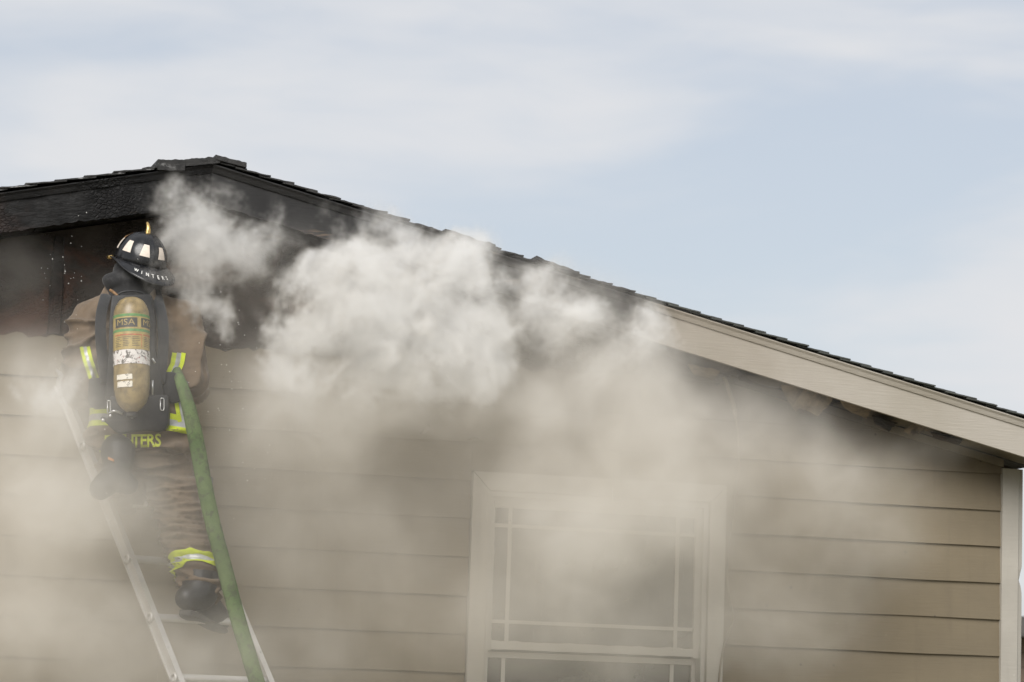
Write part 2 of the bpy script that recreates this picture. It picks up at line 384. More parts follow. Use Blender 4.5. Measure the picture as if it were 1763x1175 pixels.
# corner board with a chipped edge
secs = []
for i in range(90):
    z = .15 + (under(2.98)-.03-.15)*i/89
    chip = .016*math.exp(-((z-2.355)/.035)**2)*(1+.5*noise.noise(Vector((z*60, 0, 0)))) + .002*abs(noise.noise(Vector((z*12, 3, 0))))
    secs.append([(2.925, -.036, z), (3.008, -.036, z), (3.014-chip*.4, -.030, z), (3.034-chip, -.024, z), (3.034-chip*.6, -.001, z), (2.925, -.001, z)])
m = MB(); m.sweep(secs); m.build('corner_board', M['trim'], house)
m = MB(); m.box((XL-.012, -.036, .15), (XL+.078, -.001, under(XL)-.03)); m.build('corner_board', M['trim'], house, bevel=.003)

# ---- window
win = empty('window', (.946, 0, 1.12)); win.parent = house; win.matrix_parent_inverse = PW_INV(house)
CO = (.347, 1.545, 1.12, 2.711); CI = (.425, 1.467, 1.20, 2.632)
def mitred(p, name):     # outer a->b, inner d<-c
    m = MB(); gpoly(m, p, -.044, -.006); return m.build(name, M['trim'], win, bevel=.003)
g_ = .0012
mitred([(CO[0], CO[2]), (CI[0], CI[2]), (CI[0], CI[3]-g_), (CO[0], CO[3]-g_)], 'casing')
mitred([(CO[1], CO[2]), (CO[1], CO[3]-g_), (CI[1], CI[3]-g_), (CI[1], CI[2])], 'casing')
mitred([(CO[0]+g_, CO[3]+.002), (CI[0]+g_, CI[3]), (CI[1]-g_, CI[3]), (CO[1]-g_, CO[3]+.002)], 'casing')
mitred([(CO[0]+g_, CO[2]), (CO[1]-g_, CO[2]), (CI[1]-g_, CI[2]-g_), (CI[0]+g_, CI[2]-g_)], 'casing')
def bar(a, b, y0, y1, name='sash_rail', mat='vinyl', wob=.0, par=None):
    m = MB(); horiz = (b[0]-a[0]) > (b[1]-a[1]); n = 26; secs = []
    for i in range(n+1):
        f = i/n
        if horiz:
            x = a[0]+(b[0]-a[0])*f; j = wob*noise.noise(Vector((x*23, a[1]*7, 1))); q = wob*abs(noise.noise(Vector((x*31, a[1], 4))))
            secs.append([(x, y0, a[1]-q), (x, y0, b[1]+j), (x, y1, b[1]+j), (x, y1, a[1]-q)])
        else:
            z = a[1]+(b[1]-a[1])*f; j = wob*noise.noise(Vector((z*23, a[0]*7, 1))); q = wob*abs(noise.noise(Vector((z*31, a[0], 4))))
            secs.append([(a[0]-j, y0, z), (b[0]+q, y0, z), (b[0]+q, y1, z), (a[0]-j, y1, z)])
    m.sweep(secs); return m.build(name, M[mat], par or win)
# frame
bar((.426, 1.202), (.447, 2.630), -.022, .09, 'frame'); bar((1.445, 1.202), (1.466, 2.630), -.022, .09, 'frame')
bar((.4475, 2.607), (1.4445, 2.630), -.022, .09, 'frame'); bar((.4475, 1.202), (1.4445, 1.225), -.022, .09, 'frame')
# upper sash (heat-warped edges), lower sash
bar((.448, 1.927), (.466, 2.606), .004, .036, wob=.006); bar((1.417, 1.927), (1.444, 2.606), .004, .036, wob=.006)
bar((.467, 2.563), (1.416, 2.606), .004, .036, wob=.003); bar((.467, 1.934), (1.416, 1.970), .001, .036, wob=.006)
bar((.448, 1.226), (.462, 1.925), .042, .072); bar((1.425, 1.226), (1.444, 1.925), .042, .072)
bar((.4625, 1.897), (1.4245, 1.923), .040, .072); bar((.4625, 1.226), (1.4245, 1.27), .042, .072)
for x in (.540, 1.334): bar((x-.009, 1.971), (x+.009, 2.562), .012, .019, 'muntin'); bar((x-.009, 1.271), (x+.009, 1.896), .048, .053, 'muntin')
for z in (2.482, 2.056):
    for a, b in ((.467, .5305), (.5495, 1.3245), (1.3435, 1.416)): bar((a, z-.008), (b, z+.008), .012, .019, 'muntin')
xs = [.467, .540, 1.334, 1.416]; zs = [1.971, 2.056, 2.482, 2.562]
for i in range(3):
    for j in range(3):
        m = MB(); m.box((xs[i]+.001, .0205+.001*((i+j) % 2), zs[j]+.001), (xs[i+1]-.001, .0235+.001*((i+j) % 2), zs[j+1]-.001)); m.build('pane', M['glass'], win)
for i in range(3):
    m = MB(); m.box(([.463, .540, 1.334][i], .0555+.001*(i % 2), 1.271), ([.540, 1.334, 1.424][i]-.001, .0585+.001*(i % 2), 1.896)); m.build('pane', M['glass'], win)

# ---- roof
def slope_pt(s, d, y, up):      # s=+1 right slope / -1 left slope, d = horizontal distance from ridge
    return (RX + s*d, y, RZ - PITCH*d + up)
OHX = .36
deck = MB()
for s, dm in ((1, XR-RX+OHX), (-1, RX-XL+OHX)):
    deck.sweep([[slope_pt(s, d, -.285, -.050), slope_pt(s, d, YB+.4, -.050), slope_pt(s, d, YB+.4, -.036), slope_pt(s, d, -.285, -.036)] for d in (.0, dm)])
roof = deck.build('roof', M['char'], house)
for s, dm in ((1, XR-RX+OHX), (-1, RX-XL+OHX)):
    d = dm; k = 0; ex = .104 if s > 0 else .122
    while d > .02:
        d0 = max(0, d - ex - .05); d1 = d
        xm = RX + s*d; burnt = xm < .95 + .3*random.random()
        m = MB(); n = 40 if burnt else 14; secs = []
        rag = (.006 if burnt else .0015); ph = random.random()*99
        yf = -.322 + random.uniform(-.010, .006)
        th0 = .006; lift = (random.uniform(.0, .003) if burnt else random.uniform(0, .001))
        # rows across the slope: uphill edge tucked, downhill edge proud
        rows = 7
        for i in range(rows+1):
            f = i/rows; dd = d0 + (d1-d0)*f
            up = -.016 + .0095*f + lift*f*f
            jj = rag*noise.noise(Vector((dd*40, ph, 0))); uu = (rag*.8)*noise.noise(Vector((dd*60, ph, 7)))
            secs.append([slope_pt(s, dd, yf+jj*1.5, up-th0+uu*.3), slope_pt(s, dd, YB+.45, up-th0), slope_pt(s, dd, YB+.45, up), slope_pt(s, dd, yf+jj, up+uu)])
        m.sweep(secs); m.build('shingle_course', M['burnt_shingle'] if burnt else M['shingle'], roof)
        d -= ex; k += 1
# curled caps left at the ridge
def ragged_slab(name, x0, x1, z0a, z0b, th, y0, y1, mat, par, amp=.012, n=26, seed=0):
    m = MB(); secs = []
    for i in range(n+1):
        f = i/n; x = x0+(x1-x0)*f; z = z0a+(z0b-z0a)*f
        e = amp*noise.noise(Vector((x*18, seed, 0))) + amp*.6*noise.noise(Vector((x*55, seed, 2))); e2 = amp*.6*noise.noise(Vector((x*30, seed, 5)))
        e3 = amp*noise.noise(Vector((x*26, seed, 8)))
        secs.append([(x, y0+e3, z-th+e2), (x, y1, z-th), (x, y1, z), (x, y0+e3*.6, z+e)])
    m.sweep(secs); return m.build(name, mat, par)
ragged_slab('ridge_cap', -1.172, -1.055, 3.934, 3.940, .045, -.335, .1, M['burnt_shingle'], roof, .006, seed=1)
ragged_slab('ridge_cap', -1.058, -.905, 3.944, 3.972, .03, -.33, .2, M['burnt_shingle'], roof, .006, seed=2)
ragged_slab('ridge_cap', -.925, -.79, 3.976, 3.952, .02, -.333, .4, M['burnt_shingle'], roof, .006, seed=3)
ragged_slab('ridge_cap', .52, .72, roofz(.52)+.004, roofz(.72)+.0, .010, -.332, .1, M['burnt_shingle'], roof, .008, seed=5)
ragged_slab('ridge_cap', .10, .33, roofz(.10)+.002, roofz(.33)+.0, .010, -.332, .1, M['burnt_shingle'], roof, .006, seed=6)
# rake boards: lower board and cove trim above it
for s, dm, mat in ((1, XR-RX+OHX, 'rake'), (-1, RX-XL+OHX, 'char_fascia')):
    for nm, zt, zb_, prof in (('rake_board', -.064, -.2005, [(-.300,), (-.280,)]), ('rake_trim', -.030, -.066, None)):
        m = MB(); secs = []; n = 320
        for i in range(n+1):
            d = .0008 + (dm-.0008)*i/n; x = RX+s*d
            b = max(0, min(1, (1.2-x)/.4)); e = b*.004*noise.noise(Vector((x*14, zt*50, 0))); e2 = b*(.012*max(0, noise.noise(Vector((x*9, zt*50, 5)))) + .007*noise.noise(Vector((x*38, zt*50, 5))))
            if nm == 'rake_board':
                secs.append([slope_pt(s, d, -.300+e, zb_+e2), slope_pt(s, d, -.300+e, zt), slope_pt(s, d, -.280, zt), slope_pt(s, d, -.280, zb_+e2)])
            else:
                secs.append([slope_pt(s, d, -.306+e, -.0655), slope_pt(s, d, -.309+e, -.058), slope_pt(s, d, -.313+e, -.046), slope_pt(s, d, -.321+e, -.036), slope_pt(s, d, -.321+e, -.031), slope_pt(s, d, -.279, -.031), slope_pt(s, d, -.279, -.0655)])
        m.sweep(secs); m.build(nm, M[mat], house)
# soffit panels (right side whole to sagging, burnt away near the ridge) and lookouts
xs_ = [1.20, 1.52, 1.78, 2.06, 2.40, 2.74, 3.30]
for i in range(6):
    a, b = xs_[i], xs_[i+1]; sag = [.05, .03, .0, .012, .003, 0][i]; th = .006
    if i == 2: continue
    m = MB(); secs = []
    for k in range(13):
        f = k/12; x = a+.003+(b-a-.006)*f; z = roofz(x)-.178; q = sag*math.sin(f*math.pi*.9)+.003*noise.noise(Vector((x*8, i, 0)))
        secs.append([(x, -.279, z-q*.3), (x, -.15, z-q), (x, -.03, z-q*.6), (x, -.03, z-q*.6+th), (x, -.15, z-q+th), (x, -.279, z-q*.3+th)])
    m.sweep(secs); m.build('soffit_panel', M['soffit'], house)
for i in range(5):
    a, b = -1.3-.8*i, -.6-.8*i
    if b < XL: break
    m = MB(); secs = []
    for k in range(9):
        x = -.95-.7*i-.69*k/8; z = roofz(x)-.176; q = .004*noise.noise(Vector((x*9, 1, i)))
        secs.append([(x, -.279, z-q), (x, -.004, z-q), (x, -.004, z-q+.006), (x, -.279, z-q+.006)])
    m.sweep(secs); m.build('soffit_panel', M['char'], house)
for x in (-.55, -.1, .35, .8, 1.2, 1.62, 2.05, 2.5, 2.95):
    m = MB(); z = roofz(x); m.box((x-.019, -.278, z-.15), (x+.019, -.001, z-.06)); m.build('rafter_end', M['char'], house, bevel=.003)
# frieze strip where wall and soffit meet
for a, b in ((1.55, 2.2), (2.203, 2.924)):
    m = MB(); secs = []
    for k in range(20):
        x = a+(b-a)*k/19; z = roofz(x)-.188; q = .004*noise.noise(Vector((x*5, 4, 0)))
        secs.append([(x, -.046, z-.035+q), (x, -.046, z), (x, -.027, z), (x, -.027, z-.035+q)])
    m.sweep(secs); m.build('frieze_strip', M['soffit'], house)
# torn soffit vent hanging out of the eave: three curled leaves
def torn(name, corners, curl, mat, par, nx=16, ny=10, th=.004, seed=0, ridge=None):
    a, b, c, d = [Vector(p) for p in corners]; vs = []; nrm = (b-a).cross(d-a).normalized()
    for i in range(nx+1):
        for j in range(ny+1):
            u, v = i/nx, j/ny
            p = a*(1-u)*(1-v)+b*u*(1-v)+c*u*v+d*(1-u)*v
            p = p + nrm*(curl*math.sin(v*math.pi)*(.6+.4*math.sin(u*3)) + .006*noise.noise(p*25+Vector((seed, 0, 0))) + (ridge*math.exp(-((u-.55)/.05)**2) if ridge else 0))
            if i in (0, nx) or j in (0, ny): p = p + (b-a).normalized()*(.008*noise.noise(p*60)) + (d-a).normalized()*(.008*noise.noise(p*50+Vector((3, 3, 3))))
            vs.append(p)
    n = len(vs); fs = []
    vs2 = vs + [p + nrm*th for p in vs]
    for i in range(nx):
        for j in range(ny):
            q = (i*(ny+1)+j, (i+1)*(ny+1)+j, (i+1)*(ny+1)+j+1, i*(ny+1)+j+1); fs += [q, tuple(n+k for k in reversed(q))]
    m = MB(); m.add(vs2, fs); return m.build(name, mat, par, smooth=True)
torn('torn_soffit_vent', [at(1338, 652, -.20), at(1392, 668, -.20), at(1372, 712, -.16), at(1356, 690, -.16)], .012, M['insul'], house, seed=1)
torn('torn_soffit_vent', [at(1388, 664, -.22), at(1436, 684, -.22), at(1410, 716, -.17), at(1364, 700, -.17)], -.015, M['insul'], house, seed=2, ridge=.012)
torn('torn_soffit_vent', [at(1556, 742, -.20), at(1578, 726, -.22), at(1600, 742, -.2), at(1566, 750, -.2)], .01, M['insul'], house, seed=3)
for q, (a_, b_, c_, d_) in enumerate([((1268, 640), (1330, 655), (1322, 668), (1272, 655)), ((1446, 690), (1500, 704), (1492, 722), (1462, 708)), ((1500, 716), (1548, 730), (1530, 744), (1506, 730)), ((1185, 628), (1240, 640), (1226, 654), (1196, 646)), ((1600, 744), (1660, 760), (1652, 766), (1606, 754))]):
    torn('broken_soffit_strip', [at(*a_, -.24), at(*b_, -.22), at(*c_, -.10), at(*d_, -.10)], .012*(-1)**q, M['insul'] if q % 2 else M['char'], house, 14, 8, seed=20+q)
# loose siding edge and strip of flashing under the burn line
torn('loose_flashing', [at(1120, 632, -.05), at(1245, 646, -.05), at(1245, 655, -.05), at(1122, 642, -.05)], .006, M['soffit'], house, nx=24, ny=3, seed=5)
# paint blisters torn from the siding
torn('paint_flap', [at(722, 748, -.036), at(738, 726, -.036), at(744, 738, -.045), at(726, 750, -.032)], .006, M['siding'], house, 6, 5, .002, 7)
torn('paint_flap', [at(804, 758, -.034), at(818, 752, -.042), at(832, 758, -.036), at(818, 761, -.030)], .008, M['siding'], house, 6, 5, .002, 8)
# cable dangling beside the window
pts = [at(x, y, Y) for x, y, Y in ((1247, 650, -.10), (1256, 676, -.075), (1264, 705, -.055), (1270, 745, -.048), (1272, 790, -.045), (1268, 840, -.045), (1262, 890, -.05), (1256, 940, -.055), (1252, 1000, -.05), (1262, 1060, -.045), (1256, 1085, -.045), (1247, 1110, -.05), (1240, 1150, -.05), (1236, 1200, -.05), (1238, 1260, -.05))]
def smooth_path(p, k=5):
    p = [Vector(q) for q in p]; out = []
    for i in range(len(p)-1):
        p0, p1, p2, p3 = p[max(i-1, 0)], p[i], p[i+1], p[min(i+2, len(p)-1)]
        for j in range(k):
            u = j/k; out.append(.5*((2*p1)+(p2-p0)*u+(2*p0-5*p1+4*p2-p3)*u*u+(3*p1-p0-3*p2+p3)*u**3))
    return out + [p[-1]]
sp = smooth_path(pts)
m = MB().tube(sp, [.010 if i < 12 else .0042 for i in range(len(sp))], 8)
tag(m.build('dangling_cable', M['cable'], smooth=True), 'pale scorched cable dangling from the burnt eave beside the window', 'cable')

# ------------------------------------------------------------------ behind the house
nb = empty('neighbouring_house', (11.5, 18, 0)); tag(nb, 'distant brown clad house seen past the right corner board', 'house')
M['nb_wall'] = plain('brown_cladding', (.17, .125, .095), .8, 0, .3, 1.5, .3, .02); M['nb_roof'] = shingle_mat('grey_roof', (.09, .085, .08), (.13, .12, .11))
m = MB()
for i in range(16): m.box((5.5, 18-.02*(i % 2), .17*i), (17, 18.1, .17*i+.165))
m.box((5.5, 18.1, 0), (17, 26, 2.7)); m.build('wall', M['nb_wall'], nb)
m = MB(); gpoly(m, [(5.1, 2.72), (17.4, 2.72), (15.6, 2.95), (6.9, 2.95)], 17.6, 26.4); m.build('roof', M['nb_roof'], nb)
lat = empty('lattice_fence', (6, 9, 0)); tag(lat, 'white diagonal lattice fence panel behind the right corner board', 'fence')
M['lattice'] = plain('white_lattice', (.62, .61, .58), .6)
Lx0, Lx1, Lz0, Lz1, Ly = 4.6, 7.2, .1, 1.72, 9.0
for a, b in (((Lx0, Lz0-.04), (Lx1, Lz0)), ((Lx0, Lz1), (Lx1, Lz1+.05))):
    MB().box((a[0], Ly-.02, a[1]), (b[0], Ly+.02, b[1])).build('fence_rail', M['lattice'], lat)
for sgn in (1, -1):
    k = Lx0 - (Lz1-Lz0)
    while k < Lx1 + (Lz1-Lz0):
        # slat x = k + sgn*(z-Lz0) clipped to the panel
        z0, z1 = Lz0, Lz1; f = lambda z: (k + (z-Lz0)) if sgn > 0 else (k + (Lz1-Lz0) - (z-Lz0))
        zz = [Lz0+(Lz1-Lz0)*i/60 for i in range(61)]; zz = [z for z in zz if Lx0 <= f(z) <= Lx1]
        if len(zz) > 3:
            a, b = zz[0], zz[-1]; yy = Ly + (.004 if sgn > 0 else -.004); h = .025
            m = MB(); m.sweep([[(f(z)-h, yy-.003, z), (f(z)+h, yy-.003, z), (f(z)+h, yy+.003, z), (f(z)-h, yy+.003, z)] for z in (a, b)]); m.build('lattice_slat', M['lattice'], lat)
        k += .13

# ------------------------------------------------------------------ ladder
at_wall = at
def at(px, py, Y): return at_wall(px, py, Y + .70)      # everything on the ladder stands this much nearer the wall
FW = Vector((math.sin(YAW), math.cos(YAW), 0)); RT = Vector((math.cos(YAW), -math.sin(YAW), 0))
A0 = at(262, 1063, -1.45); lo, hi = -1.45, -1.0
for _ in range(60):
    mid = (lo+hi)/2
    if (at(222, 962, mid)-A0).length < .305: lo = mid
    else: hi = mid
LD = (at(222, 962, lo)-A0).normalized()
RD = Vector((LD.y, -LD.x, 0)).normalized()            # horizontal rung direction
LN = RD.cross(LD).normalized()
if LN.y > 0: LN = -LN                                 # outward face of the ladder
WID = .445
def lad(u, v, w): return A0 + LD*u + RD*v + LN*w     # along the ladder, along a rung, out of the ladder
u_bot = -A0.z/LD.z; k_bot = int(u_bot/.305) + 1; U_TOP = 4*.305 + .115
ladder = empty('ladder', lad(u_bot, WID/2, 0)); tag(ladder, 'silver aluminium ladder under the climbing firefighter leaning on the house', 'ladder')
for sgn, v0 in ((-1, 0.0), (1, WID)):
    # I-section rail: outer flange towards the climber, web, inner flange
    m = MB(); a, b, h, wb = .013, .003, .027, .0035
    prof = [(-a, h), (a, h), (a, h-b), (wb, h-b), (wb, -h+b), (a, -h+b), (a, -h), (-a, -h), (-a, -h+b), (-wb, -h+b), (-wb, h-b), (-a, h-b)]
    m.sweep([[lad(u, v0+p[0], p[1]) for p in prof] for u in (u_bot, U_TOP)]); rail = m.build('rail', M['alu'], ladder)
    for k in range(k_bot, 5):
        u = k*.305
        MB().lathe(lad(u, v0+sgn*.004, 0), RD*sgn, [(.021, 0), (.021, .008), (.016, .012), (.012, .012), (.012, .004)], 16).build('rung_collar', M['alu'], rail, smooth=True, angle=35)
    m = MB(); m.sweep([[lad(u, v0+x_*.022, y_*.042) for x_, y_ in ((-1, -1), (1, -1), (1, 1), (-1, 1))] for u in (u_bot-.0, u_bot+.10)]); m.build('rubber_foot', M['rubber'], rail, bevel=.004)
    for k in range(k_bot, 5, 3):
        MB().lathe(lad(k*.305+.13, v0+.004*sgn, h), LN, [(.005, -.002), (.005, .002), (.003, .003)], 8).build('rivet', M['steel'], rail)
for k in range(k_bot, 5):
    m = MB(); u = k*.305; n = 18
    m.sweep([[lad(u + (.0155+.0009*(j % 2))*math.sin(2*math.pi*j/n), v, (.0155+.0009*(j % 2))*math.cos(2*math.pi*j/n)) for j in range(n)] for v in (.0045, WID-.0045)])
    m.build('rung', M['alu'], ladder, smooth=True, angle=50)

# ------------------------------------------------------------------ firefighter
def sphere_pts(c, r, n=14, k=9):
    vs = []; fs = []
    for i in range(k+1):
        th = math.pi*i/k
        for j in range(n):
            ph = 2*math.pi*j/n
            vs.append(c + RT*(r[0]*math.sin(th)*math.cos(ph)) + FW*(r[1]*math.sin(th)*math.sin(ph)) + Vector((0, 0, r[2]*math.cos(th))))
    for i in range(k):
        for j in range(n): fs.append((i*n+j, (i+1)*n+j, (i+1)*n+(j+1) % n, i*n+(j+1) % n))
    return vs, fs
def blob_mesh(name, chains, voxel=.012, smooth=6, wrinkle=None):
    """union of tapered chains of ellipsoids, fused into one continuous skin"""
    m = MB()
    for ch in chains:
        ch = [(Vector(p), (r, r, r) if not isinstance(r, tuple) else r) for p, r in ch]
        if len(ch) == 1: m.add(*sphere_pts(*ch[0]))
        for (p, r), (q, s_) in zip(ch, ch[1:]):
            n = max(3, int((q-p).length/(min(min(r), min(s_))*.35)))
            for i in range(n+1):
                f = i/n; g = f
                m.add(*sphere_pts(p.lerp(q, f), tuple(a+(b-a)*g for a, b in zip(r, s_))))
    me = bpy.data.meshes.new(name+'_src'); me.from_pydata(m.v, [], m.f)
    o = bpy.data.objects.new(name+'_src', me); col.objects.link(o)
    md = o.modifiers.new('r', 'REMESH'); md.mode = 'VOXEL'; md.voxel_size = voxel; md.adaptivity = 0
    md = o.modifiers.new('s', 'SMOOTH'); md.factor = .5; md.iterations = smooth
    dg = bpy.context.evaluated_depsgraph_get(); dg.update()
    out = bpy.data.meshes.new_from_object(o.evaluated_get(dg)); out.name = name
    bpy.data.objects.remove(o); bpy.data.meshes.remove(me)
    if wrinkle:
        n = len(out.vertices); nr = [v.normal.copy() for v in out.vertices]
        for v, k in zip(out.vertices, nr): v.co = v.co + k*wrinkle(v.co)
    return out
def folds(amp, sc=(7, 7, 15), seed=0, fine=.25):
    def f(p):
        w = noise.noise_vector(p*5)*.22
        p = p + Vector((0, 0, .35*p.x*math.sin(p.z*4)))
        q = Vector((p.x*sc[0]+w.x*3+seed, p.y*sc[1]+w.y*3, p.z*sc[2]+w.z*3))
        a = noise.noise(q); b = noise.noise(q*2.3+Vector((5, 5, 5)))
        c = 1-min(1, abs(a)*2.6)
        return amp*(c*c*1.3 - .35 + fine*1.2*b)
    return f
def bvh_of(*meshes):
    vs = []; fs = []
    for me in meshes:
        n = len(vs); vs += [v.co.copy() for v in me.vertices]; fs += [tuple(i+n for i in p.vertices) for p in me.polygons]
    return BVHTree.FromPolygons(vs, fs)

J = dict(pelvis=at(244, 760, -1.27), waist=at(240, 690, -1.27), chest=at(231, 585, -1.24), neck=at(230, 505, -1.20), head=at(236, 450, -1.20),
         shL=at(166, 545, -1.21), shR=at(294, 545, -1.21), elL=at(146, 655, -1.27), elR=at(332, 652, -1.27),
         haL=lad(4*.305, .09, .02), haR=lad(4*.305, .34, .02),
         hipL=at(212, 800, -1.25), hipR=at(286, 800, -1.25), knL=at(214, 846, -.98), knR=at(312, 905, -1.30), anL=at(206, 800, -1.36), anR=at(343, 1005, -1.44))
# body: one continuous figure inside the gear
body = blob_mesh('person', [[(J['pelvis'], (.15, .11, .11)), (J['waist'], (.13, .10, .1)), (J['chest'], (.16, .11, .12)), (J['neck'], .065), (J['head'], (.072, .085, .10))],
    [(J['chest'], .09), (J['shL'], .065), (J['elL'], .045), (J['haL'], .035)], [(J['chest'], .09), (J['shR'], .065), (J['elR'], .045), (J['haR'], .035)],
    [(J['pelvis'], .1), (J['hipL'], .085), (J['knL'], .06), (J['anL'], .045)], [(J['pelvis'], .1), (J['hipR'], .085), (J['knR'], .06), (J['anR'], .045)]], .014, 4)
person = link('person', body, M['hood'], None, True)
tag(person, 'person in tan turnout coat and black helmet climbing the ladder, back turned', 'person')
# coat
coat_me = blob_mesh('coat', [
    [(at(230, 512, -1.20), (.13, .09, .05)), (at(230, 545, -1.215), (.185, .125, .08)), (at(231, 600, -1.24), (.205, .145, .1)), (at(236, 660, -1.26), (.205, .15, .1)), (at(243, 715, -1.27), (.222, .16, .08)), (at(247, 752, -1.27), (.232, .165, .06)), (at(248, 772, -1.27), (.232, .168, .03))],
    [(at(186, 536, -1.205), .080), (at(154, 552, -1.21), .088), (at(148, 600, -1.25), .086), (at(147, 655, -1.27), .082), (at(140, 672, -1.10), .066), (J['haL'].lerp(J['elL'], .22), .055)],
    [(at(276, 536, -1.205), .080), (at(304, 550, -1.21), .090), (at(316, 600, -1.25), .092), (at(330, 652, -1.28), .085), (at(322, 668, -1.10), .068), (J['haR'].lerp(J['elR'], .22), .055)],
    ], .0072, 3, folds(.022, (5, 5, 13), 2, .35))
coat = link('coat', coat_me, M['turnout'], person, True)
# trousers
trou_me = blob_mesh('trousers', [
    [(at(248, 770, -1.26), (.19, .14, .08)), (at(248, 800, -1.25), (.185, .13, .08))],
    [(at(288, 800, -1.25), .112), (at(304, 860, -1.27), .110), (at(318, 918, -1.31), .102), (at(332, 960, -1.37), .094), (at(342, 992, -1.42), .094), (at(345, 1008, -1.435), .090)],
    [(at(214, 800, -1.25), .11), (at(214, 846, -1.0), .09), (at(203, 812, -1.32), .075)],
    ], .0072, 3, folds(.018, (4.5, 4.5, 17), 9, .30))
trousers = link('trousers', trou_me, M['turnout_leg'], person, True)
# boots
def boot(chains, name='boot'):
    me = blob_mesh(name, chains, .007, 5); return link(name, me, M['rubber'], person, True)
bl = boot([[(at(203, 777, -1.39), .072), (at(203, 798, -1.42), .064), (at(200, 822, -1.46), .060), (at(221, 835, -1.47), .042)], [(at(200, 818, -1.46), .056), (at(182, 834, -1.50), .052), (at(173, 842, -1.52), .046)]])
br = boot([[(at(345, 1000, -1.43), .086), (at(343, 1018, -1.46), .080), (at(331, 1028, -1.49), .060), (at(322, 1030, -1.51), .050)], [(at(345, 1022, -1.45), .062), (at(362, 1046, -1.36), .052), (at(374, 1062, -1.27), .050), (at(381, 1070, -1.20), .040)]])
# soles: a slab that follows the foot from heel to toe
def sole(heel, toe, up, w=.045, mat='sole', par=None):
    heel, toe, up = Vector(heel), Vector(toe), Vector(up); ax = toe-heel; side = ax.cross(up).normalized(); up = side.cross(ax).normalized()
    m = MB(); secs = []
    for i in range(15):
        f = i/14; ww = w*(.55+.45*math.sin(min(1, f*5)*math.pi/2))*(1-.18*math.exp(-((f-.4)/.15)**2))*(math.sqrt(max(0.02, 1-max(0, (f-.72)/.29)**2)))
        c = heel + ax*f; th = .022 if f < .32 else .010
        secs.append([c-side*ww, c+side*ww, c+side*ww-up*th, c-side*ww-up*th])
    m.sweep(secs); return m.build('boot_sole', M[mat], par, bevel=.003)
sole(at(320, 1050, -1.535), at(384, 1087, -1.19), (0, -.1, 1), .048, par=br)
MB().box((0, 0, 0), (.02, .003, .012))
tg = MB(); c0 = at(191, 791, -1.50); tg.sweep([[c0+RT*x_+Vector((0, 0, z_-x_*.35))+FW*y_ for x_, z_ in ((-.012, -.005), (.012, -.005), (.010, .005), (-.012, .005))] for y_ in (-.004, .03)]); tg.build('boot_tag', plain('orange_tag', (.50, .20, .06), .6), bl, bevel=.001)
# gloves: palm and five fingers closed on the rung
for key, side in (('haL', -1), ('haR', 1)):
    h = J[key]; el = J['elL' if side < 0 else 'elR']; d = (h-el).normalized(); chains = [[(h-d*.10, .038), (h-d*.045, (.042, .034, .036)), (h-d*.012+LD*.02, (.040, .022, .022))]]
    for q in range(4):
        b0 = h - RD*side*(-.030+.020*q) + LD*.018 + LN*.006
        L = [.9, 1.0, .95, .8][q]
        chains.append([(b0-LN*.004, .0115), (b0+LD*.010-LN*.030*L, .0105), (b0-LD*.020-LN*.040*L, .0100), (b0-LD*.038-LN*.020*L, .0092)])
    chains.append([(h-d*.03+RD*side*-.035, .014), (h+RD*side*-.040-LD*.022+LN*.012, .012), (h+RD*side*-.022-LD*.034-LN*.004, .0105)])
    link('glove', blob_mesh('glove', chains, .0055, 2), M['black_fabric'], person, True)
# hood and collar
hood_me = blob_mesh('hood', [[(at(230, 516, -1.24), (.125, .09, .028)), (at(232, 498, -1.23), (.108, .098, .045)), (at(236, 468, -1.215), (.098, .098, .07))],
                             [(at(197, 484, -1.25), (.055, .05, .038))], [(at(222, 488, -1.27), (.075, .05, .03)), (at(268, 486, -1.26), (.045, .05, .03))]], .009, 3, folds(.006, (14, 14, 22), 4))
link('hood', hood_me, M['hood'], person, True)

cb = bvh_of(coat_me); tb = bvh_of(trou_me)
def hit(tree, px, py, off):
    o = at(px, py, -2.3); d = (o-Vector(CAM)).normalized(); p, n, i, dist = tree.ray_cast(o, d, 2.0)
    return None if p is None else p - d*off + n*off*.5
def decal(name, tree, line, width, mat, par, nu=22, nv=4, off=.004):
    """strip sewn on the garment along a line"""
    line = [Vector((a, b)) for a, b in line]; seg = [0]
    for a, b in zip(line, line[1:]): seg.append(seg[-1]+(b-a).length)
    grid = []
    for i in range(nu+1):
        s_ = seg[-1]*i/nu; k = max(j for j in range(len(seg)) if seg[j] <= s_+1e-6); k = min(k, len(line)-2)
        f = (s_-seg[k])/(seg[k+1]-seg[k]); c = line[k].lerp(line[k+1], f); t_ = (line[k+1]-line[k]).normalized(); n_ = Vector((-t_.y, t_.x))
        grid.append([hit(tree, *(c+n_*(width*(j/nv-.5))), off) for j in range(nv+1)])
    vs = []; idx = {}; fs = []
    for i, row in enumerate(grid):
        for j, p in enumerate(row):
            if p is not None: idx[i, j] = len(vs); vs.append(p)
    for i in range(nu):
        for j in range(nv):
            q = [(i, j), (i+1, j), (i+1, j+1), (i, j+1)]
            if all(k in idx for k in q) and max((vs[idx[q[a]]]-vs[idx[q[b]]]).length for a in range(4) for b in range(a)) < .06: fs.append(tuple(idx[k] for k in q))
    if fs:
        me = bpy.data.meshes.new(name); me.from_pydata(vs, [], fs); me.validate(); return link(name, me, M[mat], par, True)
